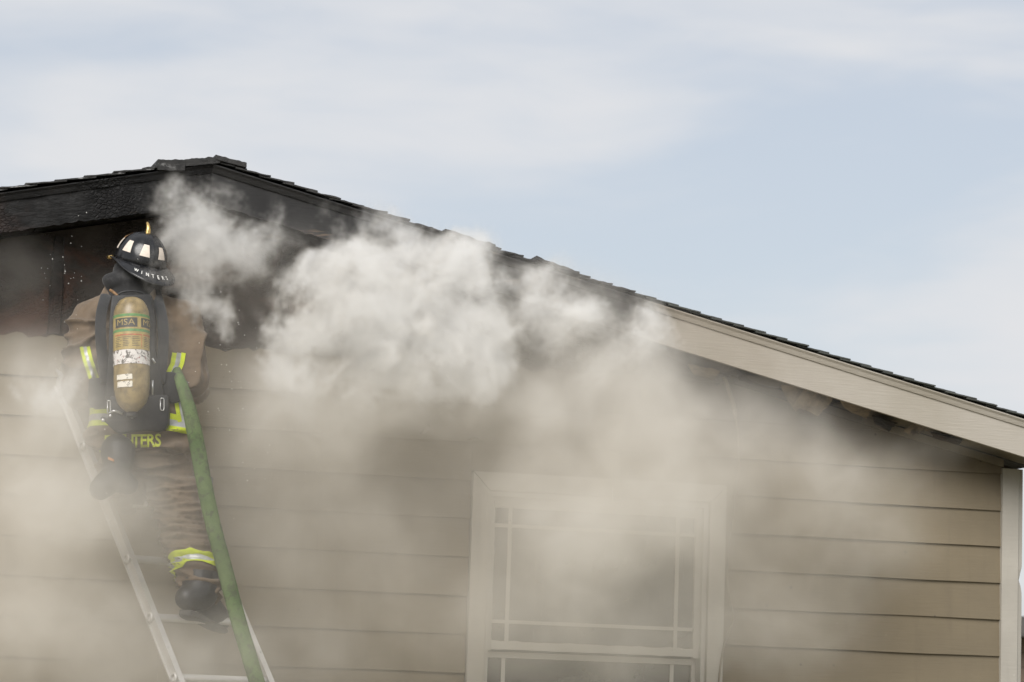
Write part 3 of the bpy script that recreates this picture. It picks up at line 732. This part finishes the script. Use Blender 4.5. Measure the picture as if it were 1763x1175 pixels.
def ring(name, tree, c, ax, h0, h1, mat, par, off=.004, n=72, maxd=.4, nv=3):
    c = Vector(c); ax = Vector(ax).normalized(); a = (RT - ax*RT.dot(ax)).normalized(); b = ax.cross(a); vs = []; ok = []
    for i in range(n):
        for j in range(nv+1):
            o = c + ax*(h0+(h1-h0)*j/nv); d = a*math.cos(2*math.pi*i/n)+b*math.sin(2*math.pi*i/n)
            # from outside inwards so that folds do not hide the strip
            p, nn, k, dist = tree.ray_cast(o+d*maxd, -d, maxd)
            ok.append(p is not None); vs.append((p if p is not None else o) + d*off)
    fs = []
    for i in range(n):
        for j in range(nv):
            q = (i*(nv+1)+j, ((i+1) % n)*(nv+1)+j, ((i+1) % n)*(nv+1)+j+1, i*(nv+1)+j+1)
            if all(ok[k] for k in q) and max((Vector(vs[q[k]])-Vector(vs[q[k-1]])).length for k in range(4)) < .09: fs.append(q)
    me = bpy.data.meshes.new(name); me.from_pydata(vs, [], fs); me.validate(); return link(name, me, M[mat], par, True)
# coat hem band (lime, silver, lime), tilted a little
bc = at(247, 731, -1.27); bax = Vector((0, 0, 1)) + RT*.06 + FW*.05
ring('lime_strip', cb, bc, bax, .014, .038, 'lime', coat, maxd=.34); ring('silver_strip', cb, bc, bax, -.012, .014, 'silver', coat, maxd=.34); ring('lime_strip', cb, bc, bax, -.036, -.012, 'lime', coat, maxd=.34)
for nm, dx in (('lime_strip', 0), ('silver_strip', 8), ('lime_strip', 15)):
    decal(nm, cb, [(303+dx, 692), (309+dx, 727)], 8 if nm[0] == 's' else 7, nm.split('_')[0], coat)
for nm, dx in (('lime_strip', 0), ('silver_strip', 8), ('lime_strip', 16)):
    decal(nm, cb, [(300+dx, 608), (297+dx, 626), (288+dx, 645)], 8, nm.split('_')[0], coat)
    decal(nm, cb, [(140+dx*.7, 597), (146+dx*.7, 622), (156+dx*.7, 652)], 6, nm.split('_')[0], coat)
decal('lime_strip', cb, [(154, 776), (176, 779)], 7, 'lime', coat)
# trouser cuff band
kc = at(340, 982, -1.41); kax = (at(325, 930, -1.33)-at(345, 1005, -1.435)).normalized()
kax = (Vector((0, 0, 1)) + FW*.62 - RT*.04).normalized()
for nm, a, b in (('lime_strip', .015, .036), ('silver_strip', -.007, .015), ('lime_strip', -.028, -.007)): ring(nm, tb, kc, kax, a, b, nm.split('_')[0], trousers, maxd=.15, off=.007)
# thigh pocket patch
decal('pocket_patch', tb, [(338, 814), (344, 872)], 34, 'black_fabric', trousers, 14, 8, .008) if False else None
pk = MB(); pc = at(346, 842, -1.30)
pk.sweep([[pc+RT*x_+Vector((0, 0, z_))+FW*y_ for x_, z_ in ((-.040, -.058), (.040, -.066), (.044, .052), (-.042, .058))] for y_ in (-.02, .06)]); pk.build('thigh_pocket', M['black_fabric'], trousers, bevel=.008)

# lettering
def glyphs(txt, size, mapf, name, mat, par, bold=.022):
    cu = bpy.data.curves.new(name, 'FONT'); cu.body = txt; cu.size = size; cu.align_x = 'CENTER'; cu.align_y = 'CENTER'; cu.resolution_u = 3; cu.offset = size*bold
    o = bpy.data.objects.new(name, cu); col.objects.link(o)
    dg = bpy.context.evaluated_depsgraph_get(); dg.update(); me = bpy.data.meshes.new_from_object(o.evaluated_get(dg)); bpy.data.objects.remove(o)
    bm = bmesh.new(); bm.from_mesh(me)
    for it in range(2):
        es = [e for e in bm.edges if e.calc_length() > size*.28]
        if es: bmesh.ops.subdivide_edges(bm, edges=es, cuts=1)
    bmesh.ops.triangulate(bm, faces=bm.faces)
    for v in bm.verts: v.co = mapf(v.co.x, v.co.y)
    bm.to_mesh(me); bm.free(); me.name = name
    return link(name, me, M[mat], par)
def on_coat(u, v):
    p = hit(cb, 239+u, 760-v-u*.03, .005); return p if p is not None else at(239+u, 760-v, -1.44)
for k, chx in enumerate('FIGHTERS'):
    glyphs(chx, 31, lambda u, v, k=k: on_coat(u*.78+(-54+12.4*k), v), 'letter', 'lime_print', coat)

# ---- helmet
hel = empty('helmet', at(238, 462, -1.215))
hel.parent = person
yawh = YAW - R(34)                                     # looking to the left along the wall
hf = Vector((math.sin(yawh), math.cos(yawh), 0)); hr = Vector((math.cos(yawh), -math.sin(yawh), 0)); hu = Vector((0, 0, 1))
def rot(v, ax, a): return Matrix.Rotation(a, 3, ax) @ v
for ax, a in ((hr, R(14)), (FW, R(5))):
    hf, hu = rot(hf, ax, a), rot(hu, ax, a); hr = rot(hr, ax, a)
HC = at(241, 452, -1.215)
def HP(x, y, z): return HC + hr*x + hf*y + hu*z
def dome(th, ph, off=0.0):     # th from top, ph angle from front
    rx, ry, rz = .106+off, .124+off, .128+off
    rib = .0045*max(0, math.cos(ph*4))**14*math.sin(min(1, th*1.4)*math.pi/2)
    rr = math.sin(th)**.92 if th < math.pi/2 else 1
    return HP((rx+rib)*rr*math.sin(ph), (ry+rib)*rr*math.cos(ph), (rz)*math.cos(th)+rib*.4)
m = MB(); NP = 96; NTH = 14; secs = []
for i in range(NTH+1):
    th = .02+(math.pi/2*1.02-.02)*i/NTH; secs.append([dome(th, 2*math.pi*j/NP) for j in range(NP)])
m.sweep(secs, caps=True); shell = m.build('helmet_shell', M['helmet'], hel, smooth=True)
def brim(ph, f, dz=0):         # f 0 at the crown, 1 at the rim
    back = max(0, -math.cos(ph)); front = max(0, math.cos(ph)); wdt = .024+.070*back**1.6+.022*front**2
    x = (.105+wdt*f*.75)*math.sin(ph); y = (.123+wdt*f)*math.cos(ph)
    z = -.004 - .012*f - .040*back**1.5*f*f + .012*f*(math.sin(ph)**2) + dz
    return HP(x, y, z)
m = MB(); secs = []
for f, dz in [(0, .004), (.3, .003), (.6, .002), (.85, .002), (.97, .004), (1.0, .001), (.97, -.004), (.85, -.004), (.6, -.004), (.3, -.004), (0, -.004)]:
    secs.append([brim(2*math.pi*j/NP, f, dz) for j in range(NP)])
m.sweep(secs, caps=False); m.build('helmet_brim', M['helmet'], hel, smooth=True)
for q in range(8):             # reflector patches between the ribs
    ph0 = math.pi/8 + q*math.pi/4
    m = MB(); vs = []; nn = 6
    for i in range(nn+1):
        for j in range(nn+1):
            f = i/nn; w_ = .13+.075*f; vs.append(dome(.86+.42*f, ph0+w_*(2*j/nn-1), .0022))
    fs = [(i*(nn+1)+j, i*(nn+1)+j+1, (i+1)*(nn+1)+j+1, (i+1)*(nn+1)+j) for i in range(nn) for j in range(nn)]
    m.add(vs, fs); m.build('reflector_patch', M['reflector'], hel, smooth=True)
m = MB().tube([brim(2*math.pi*j/64, 1.0, .0) for j in range(65)], .0028, 6); m.build('brim_edge', M['plastic'], hel, smooth=True)
# brass crest finial, front holder and leather shield
fp = smooth_path([HP(0, -.005, .122), HP(0, .0, .142), HP(0, .012, .158), HP(0, .026, .166)], 5)
m = MB().tube(fp, [.012-.0004*i if i < 6 else .009-.0004*(i-6) for i in range(len(fp))], 10); m.build('crest', M['brass'], hel, smooth=True)
fp = smooth_path([HP(0, .0, .128), HP(0, .05, .118), HP(0, .10, .085), HP(0, .135, .075)], 5)
MB().tube(fp, .0045, 8).build('crest_ridge', M['helmet'], hel, smooth=True)
m = MB(); m.sweep([[HP(x_*1.0, .128+.012*(z_ < .05)+y_, z_) for x_, z_ in ((-.045, .006), (.045, .006), (.050, .055), (.030, .085), (0, .105), (-.030, .085), (-.050, .055))] for y_ in (0, .005)]); m.build('front_shield', M['leather'], hel, bevel=.0015)
m = MB().tube([HP(-.052, .120, .012), HP(-.058, .112, .03), HP(-.050, .118, .055)], .006, 8); m.build('shield_holder', M['brass'], hel, smooth=True)
m = MB().tube([HP(-.112, .03, -.004), HP(-.118, .05, -.010), HP(-.114, .068, -.012)], .008, 8); m.build('brim_ring', M['brass'], hel, smooth=True)
# name along the back of the brim
word = 'WINTERS'
for k, chx in enumerate(word):
    ph0 = math.pi - (k-3)*.15 + .12
    glyphs(chx, .019, lambda u, v, ph0=ph0: brim(ph0 - u/.165, .74-v/.075, .0065), 'letter', 'white_print', hel)

# ------------------------------------------------------------------ breathing apparatus
ba = empty('breathing_apparatus', at(226, 745, -1.42)); tag(ba, 'black air pack with scuffed yellow cylinder worn on the back of the climber', 'air pack')
CYB = at(227, 707, -1.515); CYT = at(226, 512, -1.475); CA = (CYT-CYB).normalized(); CLEN = (CYT-CYB).length; CR = .0725
prof = [(.022, -.006), (.030, .0), (.046, .014), (.060, .034), (.068, .060), (CR-.001, .088), (CR, .12), (CR, CLEN-.085), (.070, CLEN-.060), (.062, CLEN-.036), (.048, CLEN-.016), (.028, CLEN-.004), (.006, CLEN)]
ca_a = (RT - CA*RT.dot(CA)).normalized(); ca_b = CA.cross(ca_a)      # ca_b points away from the camera or towards it
if ca_b.y > 0: ca_b = -ca_b
def CP(th, h, off=0.0): return CYB + CA*h + ca_a*((CR+off)*math.sin(th)) + ca_b*((CR+off)*math.cos(th))
cyl = MB().lathe(CYB, CA, prof, 56).build('cylinder', M['bottle'], ba, smooth=True)
def band(name, h0, h1, mat, th0=-math.pi, th1=math.pi, off=.0008, n=48, rag=0):
    m = MB(); vs = []; k = 3
    for i in range(n+1):
        for j in range(k+1):
            th = th0+(th1-th0)*i/n; e = rag*noise.noise(Vector((th*9, h0*100, j))) if rag else 0
            vs.append(CP(th+(e*6 if i in (0, n) else 0), h0+(h1-h0)*j/k+(e if j in (0, k) else 0), off))
    m.add(vs, [(i*(k+1)+j, (i+1)*(k+1)+j, (i+1)*(k+1)+j+1, i*(k+1)+j+1) for i in range(n) for j in range(k)])
    return m.build(name, M[mat], cyl, smooth=True)
S = CLEN/195.0                                          # metres for each photo pixel along the bottle
H = lambda py: (707-py)*S
band('label_wrap', H(607), H(546), 'yellow_label'); band('green_stripe', H(551), H(546.5), 'green_print', off=.0014); band('green_stripe', H(577), H(572.5), 'green_print', off=.0014)
TH = lambda px: math.asin(max(-.99, min(.99, (px-226)/32.0)))
for a, b in ((TH(201), TH(240)), (TH(246), TH(246)+1.25), (TH(195)-1.25, TH(195)-.02)):
    band('logo_block', H(569.5), H(553.5), 'black_print', a, b, .0016, 16)
    mid = (a+b)/2
    glyphs('MSA', .036, lambda u, v, mid=mid: CP(mid+u*1.14/CR, H(561.5)+v*.98, .0026), 'logo_text', 'yellow_label', cyl, bold=.0)
for a, b in ((-.95, .72), (.80, 2.2)):
    band('red_rule', H(583.5), H(581.5), 'red_print', a, b, .0016, 16); band('red_rule', H(604), H(583.6), 'red_print', b-.03, b, .0016, 3)
    for q in range(6):
        for c_ in range(3):
            w0 = a+.06+c_*(b-a-.1)/3; w1 = w0+(b-a-.1)/3*random.uniform(.55, .92)
            band('print_line', H(587.2+q*3.0), H(586.4+q*3.0), 'black_print', w0, w1, .0015, 6)
band('scuffed_sticker', H(632), H(608), 'sticker', -1.75, 1.75, .0016, 40, .001)
band('paper_sticker', H(659), H(650), 'paper', TH(203), TH(231), .0012, 12, .0016); band('paper_sticker', H(672), H(662), 'paper', TH(204), TH(231), .0012, 12, .002)
# back plate
def plate(name, pts, y0, y1, mat, par, bevel=.008):
    m = MB(); n = len(pts); a = [at(x_, y_, y0) for x_, y_ in pts]; b = [p + FW*(y1-y0) for p in a]
    m.add(a+b, [tuple(range(n)), tuple(range(2*n-1, n-1, -1))]+[(i, (i+1) % n, n+(i+1) % n, n+i) for i in range(n)]); return m.build(name, M[mat], par, bevel=bevel)
plate('back_frame', [(192, 508), (260, 506), (266, 545), (267, 600), (276, 640), (284, 690), (180, 690), (184, 640), (186, 600), (188, 545)], -1.455, -1.385, 'plastic', ba, .012)
lp = plate('lower_plate', [(190, 682), (289, 680), (291, 700), (290, 730), (285, 739), (275, 743), (250, 741), (228, 742), (205, 746), (196, 742), (181, 727), (172, 722), (175, 716), (186, 720), (187, 700)], -1.475, -1.425, 'plastic', ba, .006)
plate('waist_pad', [(262, 640), (300, 640), (322, 655), (324, 684), (300, 694), (262, 694)], -1.43, -1.37, 'black_fabric', ba, .014)
plate('waist_pad', [(152, 652), (200, 646), (200, 700), (160, 704), (150, 690)], -1.43, -1.37, 'black_fabric', ba, .014)
def slot(cx_, y0, y1, w_, Y, par):
    pts = [(cx_-w_, y0+3), (cx_-w_*.6, y0), (cx_+w_*.6, y0), (cx_+w_, y0+3), (cx_+w_, y1-3), (cx_+w_*.6, y1), (cx_-w_*.6, y1), (cx_-w_, y1-3), (cx_-w_, y0+3)]
    MB().tube([at(a, b, Y) for a, b in pts], .0028, 6).build('slot_rim', M['steel'], par, smooth=True)
slot(279.3, 686, 707, 3.2, -1.478, lp); slot(187.5, 690, 712, 2.6, -1.478, lp)
MB().lathe(at(228, 713.5, -1.478), -FW, [(.0175, 0), (.0175, .008), (.0165, .011), (.015, .0115), (.0145, .009), (.004, .009), (.003, .011)], 28).build('gauge', M['steel'], lp, smooth=True, angle=30)
MB().lathe(at(228, 713.5, -1.488), -FW, [(.006, 0), (.006, .0012), (.001, .0014)], 14).build('gauge_dial', M['black_print'], lp)
MB().tube(smooth_path([at(191, 710, -1.485), at(197, 708, -1.495), at(204, 710, -1.49), at(210, 713, -1.48)], 4), .0055, 8).build('release_lever', M['steel'], lp, smooth=True)
for px_, py_ in ((190, 716.5), (177.5, 724)): MB().lathe(at(px_, py_, -1.478), -FW, [(.0072, 0), (.0072, .004), (.005, .006), (.001, .0062)], 16).build('rivet', M['steel'], lp, smooth=True)
MB().lathe(at(227, 703, -1.495)-CA*.0, -CA, [(.019, -.01), (.019, .008), (.024, .010), (.024, .034), (.018, .038)], 20).build('valve', M['plastic'], ba, smooth=True, angle=35)
for sx in (-1, 1):       # shoulder straps
    pts = smooth_path([at(229+sx*46, 660, -1.44), at(228+sx*52, 610, -1.44), at(227+sx*54, 570, -1.43), at(226+sx*51, 537, -1.39), at(226+sx*44, 512, -1.30), at(226+sx*42, 510, -1.18)], 5)
    MB().tube(pts, .021, 10, flat=(.45, 1.1)).build('shoulder_strap', M['black_fabric'], ba, smooth=True)
for (x0, y0, x1, y1) in ((262.5, 655, 262.5, 681), (262, 617, 267, 626)):
    MB().tube([at(x0, y0, -1.47), at(x1, y1, -1.47)], .005, 8).build('buckle', M['steel'], ba, smooth=True)
MB().tube(smooth_path([at(204, 512, -1.44), at(196, 504, -1.43), at(190, 500, -1.40)], 4), .006, 8).build('air_line', M['leather'], ba, smooth=True)
MB().tube(smooth_path([at(199, 512, -1.42), at(212, 503, -1.43), at(240, 503, -1.43), at(256, 514, -1.42)], 5), .0045, 8).build('carry_handle', M['plastic'], ba, smooth=True)

# ------------------------------------------------------------------ hose
hp = smooth_path([at(286, 600, -1.05), at(300, 630, -1.30), at(312, 660, -1.46), at(325, 702, -1.50), (at(338, 760, -1.52)), at(351, 830, -1.53), at(366, 900, -1.53), at(387, 980, -1.54), at(408, 1060, -1.56), at(432, 1140, -1.60), at(452, 1205, -1.64), at(500, 1350, -1.75), at(560, 1500, -1.9), at(640, 1690, -2.1)], 8)
m = MB().tube(hp, [.020+.0035*min(1, max(0, (i-8)/10))+ (.009*min(1, max(0, (i-14)/16))) + .0012*noise.noise(Vector((i*.7, 0, 0))) for i in range(len(hp))], 20, flat=(.80, 1.0))
hose = m.build('fire_hose', M['hose'], smooth=True); tag(hose, 'green fire hose slung over the climber and running down the ladder', 'hose')

# ------------------------------------------------------------------ smoke
# crisp billows pouring out of the burnt eave: (x, y in the photograph, half width, half height in its pixels, depth, half depth m, weight)
PXM = 1/402.0
CRISP = [
 (600,470,85,75,-.62,.26,1.0),(680,480,110,85,-.60,.30,1.0),(770,490,105,95,-.62,.32,1.0),(830,560,85,100,-.62,.30,1.0),(640,570,130,90,-.60,.32,1.0),
 (740,590,140,90,-.60,.34,1.0),(850,610,62,80,-.6,.26,1.0),(535,545,75,75,-.66,.24,.95),(512,480,38,42,-.66,.15,.8),(700,425,100,46,-.5,.2,.8),(815,430,62,60,-.5,.2,.85),
 (560,640,110,55,-.6,.28,.75),(700,665,150,45,-.6,.30,.65),(500,600,45,60,-.62,.18,.7),
 (960,510,66,78,-.55,.24,.9),(985,565,62,64,-.55,.24,.9),(938,468,50,34,-.5,.16,.6),(930,600,50,60,-.5,.2,.45),
 (1100,535,52,50,-.52,.2,.85),(1095,590,62,50,-.52,.22,.85),(1040,640,85,50,-.5,.24,.75),(1120,572,38,46,-.52,.18,.8),
 (325,360,84,66,-.46,.28,.80),(300,405,46,46,-.46,.2,.75),(385,415,96,72,-.46,.28,.80),(352,490,76,76,-.52,.26,.82),(335,532,46,42,-.6,.2,.72),(425,455,52,62,-.46,.2,.55),(300,470,40,50,-.8,.16,.42),(465,365,40,36,-.42,.14,.50),(290,318,40,46,-.42,.16,.42),(455,420,44,44,-.42,.16,.42),
 (560,385,60,34,-.42,.14,.36),(660,390,80,30,-.42,.16,.42),(640,370,44,20,-.42,.12,.34),
 (80,665,80,34,-.95,.22,.62),(120,640,60,34,-.95,.2,.34),(190,800,60,60,-1.1,.16,.30),(60,830,90,40,-1.0,.24,.40),(130,905,110,45,-1.0,.26,.38),(205,850,60,40,-1.12,.14,.34),(245,570,60,26,-.98,.08,.12),(150,580,60,40,-.98,.10,.22),(170,700,50,60,-1.05,.12,.3),
]
# soft drifting haze
SOFT = [
 (620,690,260,70,-.68,.3,1.7),(480,680,130,80,-.65,.3,.9),(1450,960,200,110,-.5,.3,.7),(250,620,120,90,-1.2,.18,.5),
 (100,700,80,100,-1.0,.2,4.0),
 (420,740,150,120,-.5,.35,.6),(640,720,200,80,-.6,.35,.6),
 (1060,850,240,120,-.7,.35,1.3),(980,960,160,120,-.6,.35,1.6),(500,900,220,160,-.6,.35,.35),(80,1010,230,180,-1.15,.3,1.0),(420,1140,260,110,-.9,.35,.8),
 (700,640,330,100,-.55,.4,1.3),(980,640,200,110,-.5,.4,1.4),(430,450,120,100,-.4,.25,.5),(900,480,300,90,-.42,.22,.9),(1150,620,150,90,-.45,.3,1.0),
 (250,600,170,110,-1.22,.2,.40),(85,640,90,70,-.75,.3,2.6),(300,880,190,190,-1.2,.24,.45),(110,740,150,110,-1.2,.26,1.1),(190,840,120,90,-1.22,.22,1.5),(230,1100,260,110,-1.2,.28,.7),(130,690,90,60,-1.2,.2,.9),
 (620,900,300,200,-.7,.45,.45),(500,760,160,120,-.7,.4,.5),(700,1080,300,140,-.7,.4,.40),(1000,1080,260,120,-.6,.4,1.2),(1300,1080,220,130,-.5,.4,.9),(1480,860,200,130,-.45,.35,.8),(1060,720,240,100,-.6,.4,1.1),(1150,900,200,120,-.6,.4,1.2),
 (960,690,260,100,-.5,.5,1.5),(1100,790,300,150,-.5,.5,1.5),(1020,930,260,170,-.5,.45,1.5),(900,790,180,110,-.5,.5,.6),(1230,720,160,100,-.4,.35,1.5),
 (1370,830,220,140,-.4,.4,1.5),(1250,960,170,150,-.4,.4,1.2),(1520,930,150,80,-.35,.3,.75),(1420,780,100,60,-.3,.25,.8),(1100,640,120,60,-.4,.3,1.6),
 (600,720,260,120,-.5,.5,1.2),(560,850,260,160,-.5,.5,.40),(520,1050,320,180,-.5,.5,.35),(900,1080,260,120,-.4,.4,.5),(1120,1120,180,90,-.4,.4,.8),
 (70,740,170,110,-.8,.5,1.0),(60,870,220,120,-.8,.5,1.7),(180,900,160,90,-.9,.4,1.3),(90,1110,280,130,-.8,.5,1.7),(300,1170,200,80,-.8,.5,1.1),(30,980,160,120,-.7,.5,1.0),(270,820,90,90,-1.05,.14,.5),
 (30,475,80,70,-.3,.22,.8),(60,560,120,60,-.4,.3,.5),(420,520,120,90,-.35,.25,.8),(200,480,100,90,-.30,.2,.2),(430,640,120,90,-.5,.35,.35),
 (1000,540,160,90,-.35,.25,.7),(1300,660,160,50,-.25,.2,.7),(1620,770,120,50,-.2,.2,.45),(1200,560,90,50,-.45,.2,.4),(500,430,100,70,-.35,.2,.35),
]
B0, B1 = Vector((-2.75, -1.55, 1.15)), Vector((3.0, -.012, 3.86)); VOX = .0132
vol = bpy.data.volumes.new('smoke'); smoke = bpy.data.objects.new('smoke', vol); col.objects.link(smoke)
tag(smoke, 'pale billowing smoke pouring from the burnt eave', 'smoke', kind='stuff')
ng = bpy.data.node_groups.new('smoke_field', 'GeometryNodeTree')
ng.interface.new_socket('Geometry', in_out='INPUT', socket_type='NodeSocketGeometry'); ng.interface.new_socket('Geometry', in_out='OUTPUT', socket_type='NodeSocketGeometry')
gn, gl = ng.nodes, ng.links; go = gn.new('NodeGroupOutput')
def vm(op, a, b=None, scale=None):
    n = gn.new('ShaderNodeVectorMath'); n.operation = op
    for i, v in enumerate((a, b)):
        if v is None: continue
        if isinstance(v, (tuple, Vector)): n.inputs[i].default_value = tuple(v)
        else: gl.new(v, n.inputs[i])
    if scale is not None: n.inputs['Scale'].default_value = scale
    return n.outputs['Value'] if op in ('LENGTH', 'DOT_PRODUCT') else n.outputs['Vector']
def sm(op, a, b=0.0, c=None, clamp=False):
    n = gn.new('ShaderNodeMath'); n.operation = op; n.use_clamp = clamp
    for i, v in enumerate((a, b, c)):
        if v is None: continue
        if isinstance(v, (int, float)): n.inputs[i].default_value = v
        else: gl.new(v, n.inputs[i])
    return n.outputs[0]
def sr(v, a, b, lo=0.0, hi=1.0):
    n = gn.new('ShaderNodeMapRange'); n.interpolation_type = 'SMOOTHSTEP'; gl.new(v, n.inputs['Value'])
    for k, q in (('From Min', a), ('From Max', b), ('To Min', lo), ('To Max', hi)): n.inputs[k].default_value = q
    return n.outputs[0]
def gnoise(vec, scale, detail, rough, out='Fac', dist=0.0):
    n = gn.new('ShaderNodeTexNoise'); n.inputs['Scale'].default_value = scale; n.inputs['Detail'].default_value = detail; n.inputs['Roughness'].default_value = rough; n.inputs['Distortion'].default_value = dist
    gl.new(vec, n.inputs['Vector']); return n.outputs[out if out in n.outputs else 'Factor' if 'Factor' in n.outputs else 0]
pos = gn.new('GeometryNodeInputPosition').outputs[0]
w1 = vm('SCALE', vm('SUBTRACT', gnoise(pos, 2.2, 2, .5, 'Color'), (.5, .5, .5)), scale=.42)
p1 = vm('ADD', pos, w1)
w2 = vm('SCALE', vm('SUBTRACT', gnoise(p1, 7.0, 4, .6, 'Color'), (.5, .5, .5)), scale=.22)
pw = vm('ADD', p1, w2)
fb = gnoise(pw, 5.5, 6, .60)            # curled fine structure
fb3 = gnoise(pw, 27.0, 4, .65)
fb2 = gnoise(p1, 2.6, 4, .55)
S = None
for (x_, y_, rx_, rz_, Y_, ry_, wt_) in CRISP:
    c_ = at_wall(x_, y_, Y_); inv = (1/(rx_*PXM*1.32), 1/(ry_*1.2), 1/(rz_*PXM*1.3))
    ln = vm('LENGTH', vm('MULTIPLY', vm('SUBTRACT', pw, c_), inv))
    v = sm('MULTIPLY', sm('SUBTRACT', 1.0, ln, clamp=True), wt_)
    S = v if S is None else sm('ADD', S, v)
S = sm('SUBTRACT', 1.0, sm('POWER', 2.718, sm('MULTIPLY', S, -1.15)))     # overlapping billows merge
er = sm('MULTIPLY', sm('SUBTRACT', .60, fb), 2.0)
er = sm('ADD', er, sm('MULTIPLY', sm('SUBTRACT', .5, fb3), 1.25))
crisp = sr(sm('SUBTRACT', S, er), .12, .95)
crisp = sm('POWER', crisp, 1.2)
crisp = sm('MULTIPLY', crisp, sr(S, .0, .30))
D = None
for (x_, y_, rx_, rz_, Y_, ry_, wt_) in SOFT:
    c_ = at_wall(x_, y_, Y_); inv = (1/(rx_*PXM*1.2), 1/(ry_*1.2), 1/(rz_*PXM*1.2))
    ln = vm('LENGTH', vm('MULTIPLY', vm('SUBTRACT', p1, c_), inv))
    v = sm('MULTIPLY', sr(ln, 0.0, 1.0, 1.0, 0.0), wt_)
    D = v if D is None else sm('ADD', D, v)
soft = sm('MULTIPLY', sm('MULTIPLY', D, sr(fb2, .30, .70, .50, 1.35)), sr(fb, .25, .72, .50, 1.45))
# an even veil hangs over the whole wall
V = None
for (x_, y_, rx_, rz_, Y_, ry_, wt_) in [(850,930,900,420,-.55,.5,.42),(250,950,420,380,-.6,.45,.30),(1150,820,420,260,-.5,.4,.30),(500,700,260,160,-.5,.35,.25)]:
    c_ = at_wall(x_, y_, Y_); ln = vm('LENGTH', vm('MULTIPLY', vm('SUBTRACT', pos, c_), (1/(rx_*PXM), 1/ry_, 1/(rz_*PXM))))
    v = sm('MULTIPLY', sr(ln, .2, 1.0, 1.0, 0.0), wt_); V = v if V is None else sm('ADD', V, v)
dens = sm('ADD', sm('ADD', sm('MULTIPLY', crisp, 17.0), sm('MULTIPLY', soft, 1.15)), sm('MULTIPLY', V, 1.0))
# nothing rises through the roof: fade where the smoke meets the rake line
sx = gn.new('ShaderNodeSeparateXYZ'); gl.new(pos, sx.inputs[0])
line = sm('SUBTRACT', RZ+.0, sm('MULTIPLY', sm('ABSOLUTE', sm('SUBTRACT', sx.outputs[0], RX)), PITCH))
dens = sm('MULTIPLY', dens, sr(sm('SUBTRACT', line, sx.outputs[2]), -.10, .14))
dens = sm('MULTIPLY', dens, sm('MULTIPLY', sr(sx.outputs[0], -2.74, -2.1), sr(sx.outputs[2], 1.16, 1.5)))     # thins out to clear air
vc = gn.new('GeometryNodeVolumeCube'); gl.new(dens, vc.inputs['Density']); vc.inputs['Min'].default_value = B0; vc.inputs['Max'].default_value = B1
for i, k in enumerate(('Resolution X', 'Resolution Y', 'Resolution Z')): vc.inputs[k].default_value = int((B1-B0)[i]/VOX)
sv = gn.new('GeometryNodeSetMaterial'); gl.new(vc.outputs[0], sv.inputs['Geometry'])
ms = bpy.data.materials.new('smoke'); ms.use_nodes = True; ms.node_tree.nodes.clear()
mo = ms.node_tree.nodes.new('ShaderNodeOutputMaterial'); pv = ms.node_tree.nodes.new('ShaderNodeVolumePrincipled')
pv.inputs['Color'].default_value = (.994, .985, .960, 1); pv.inputs['Density'].default_value = 1.0; pv.inputs['Anisotropy'].default_value = .15
vi = ms.node_tree.nodes.new('ShaderNodeVolumeInfo'); vr = ms.node_tree.nodes.new('ShaderNodeMapRange'); vx = ms.node_tree.nodes.new('ShaderNodeMix'); vx.data_type = 'RGBA'
vr.inputs['From Min'].default_value = 1.2; vr.inputs['From Max'].default_value = 7.0     # thin drifting smoke is brown with dust, the fresh thick billows are white
ms.node_tree.links.new(vi.outputs['Density'], vr.inputs['Value']); ms.node_tree.links.new(vr.outputs[0], vx.inputs['Factor'])
vx.inputs['A'].default_value = (.985, .952, .892, 1); vx.inputs['B'].default_value = (.996, .992, .980, 1)
ms.node_tree.links.new(vx.outputs['Result'], pv.inputs['Color'])
ms.node_tree.links.new(pv.outputs[0], mo.inputs['Volume'])
sv.inputs['Material'].default_value = ms; gl.new(sv.outputs[0], go.inputs[0]); vol.materials.append(ms)
md = smoke.modifiers.new('smoke', 'NODES'); md.node_group = ng

# ash and water flecks caught in the air
fl = MB(); random.seed(5)
for i in range(110):
    px_, py_ = random.choice([(random.gauss(395, 45), random.gauss(700, 90)), (random.uniform(60, 480), random.uniform(420, 900)), (random.gauss(110, 25), random.gauss(480, 60))])
    c_ = at_wall(px_, py_, random.uniform(-1.0, -.3)); r_ = random.choice([.0018, .0022, .0026, .0034])
    fl.add([c_+Vector((r_, 0, 0)), c_+Vector((-r_*.6, r_, 0)), c_+Vector((-r_*.6, -r_, 0)), c_+Vector((0, 0, r_*1.3))], [(0, 1, 2), (0, 1, 3), (1, 2, 3), (2, 0, 3)])
tag(fl.build('ash_flecks', plain('ash', (.75, .74, .70), .8)), 'tiny pale ash flecks drifting in front of the siding', 'ash', kind='stuff')
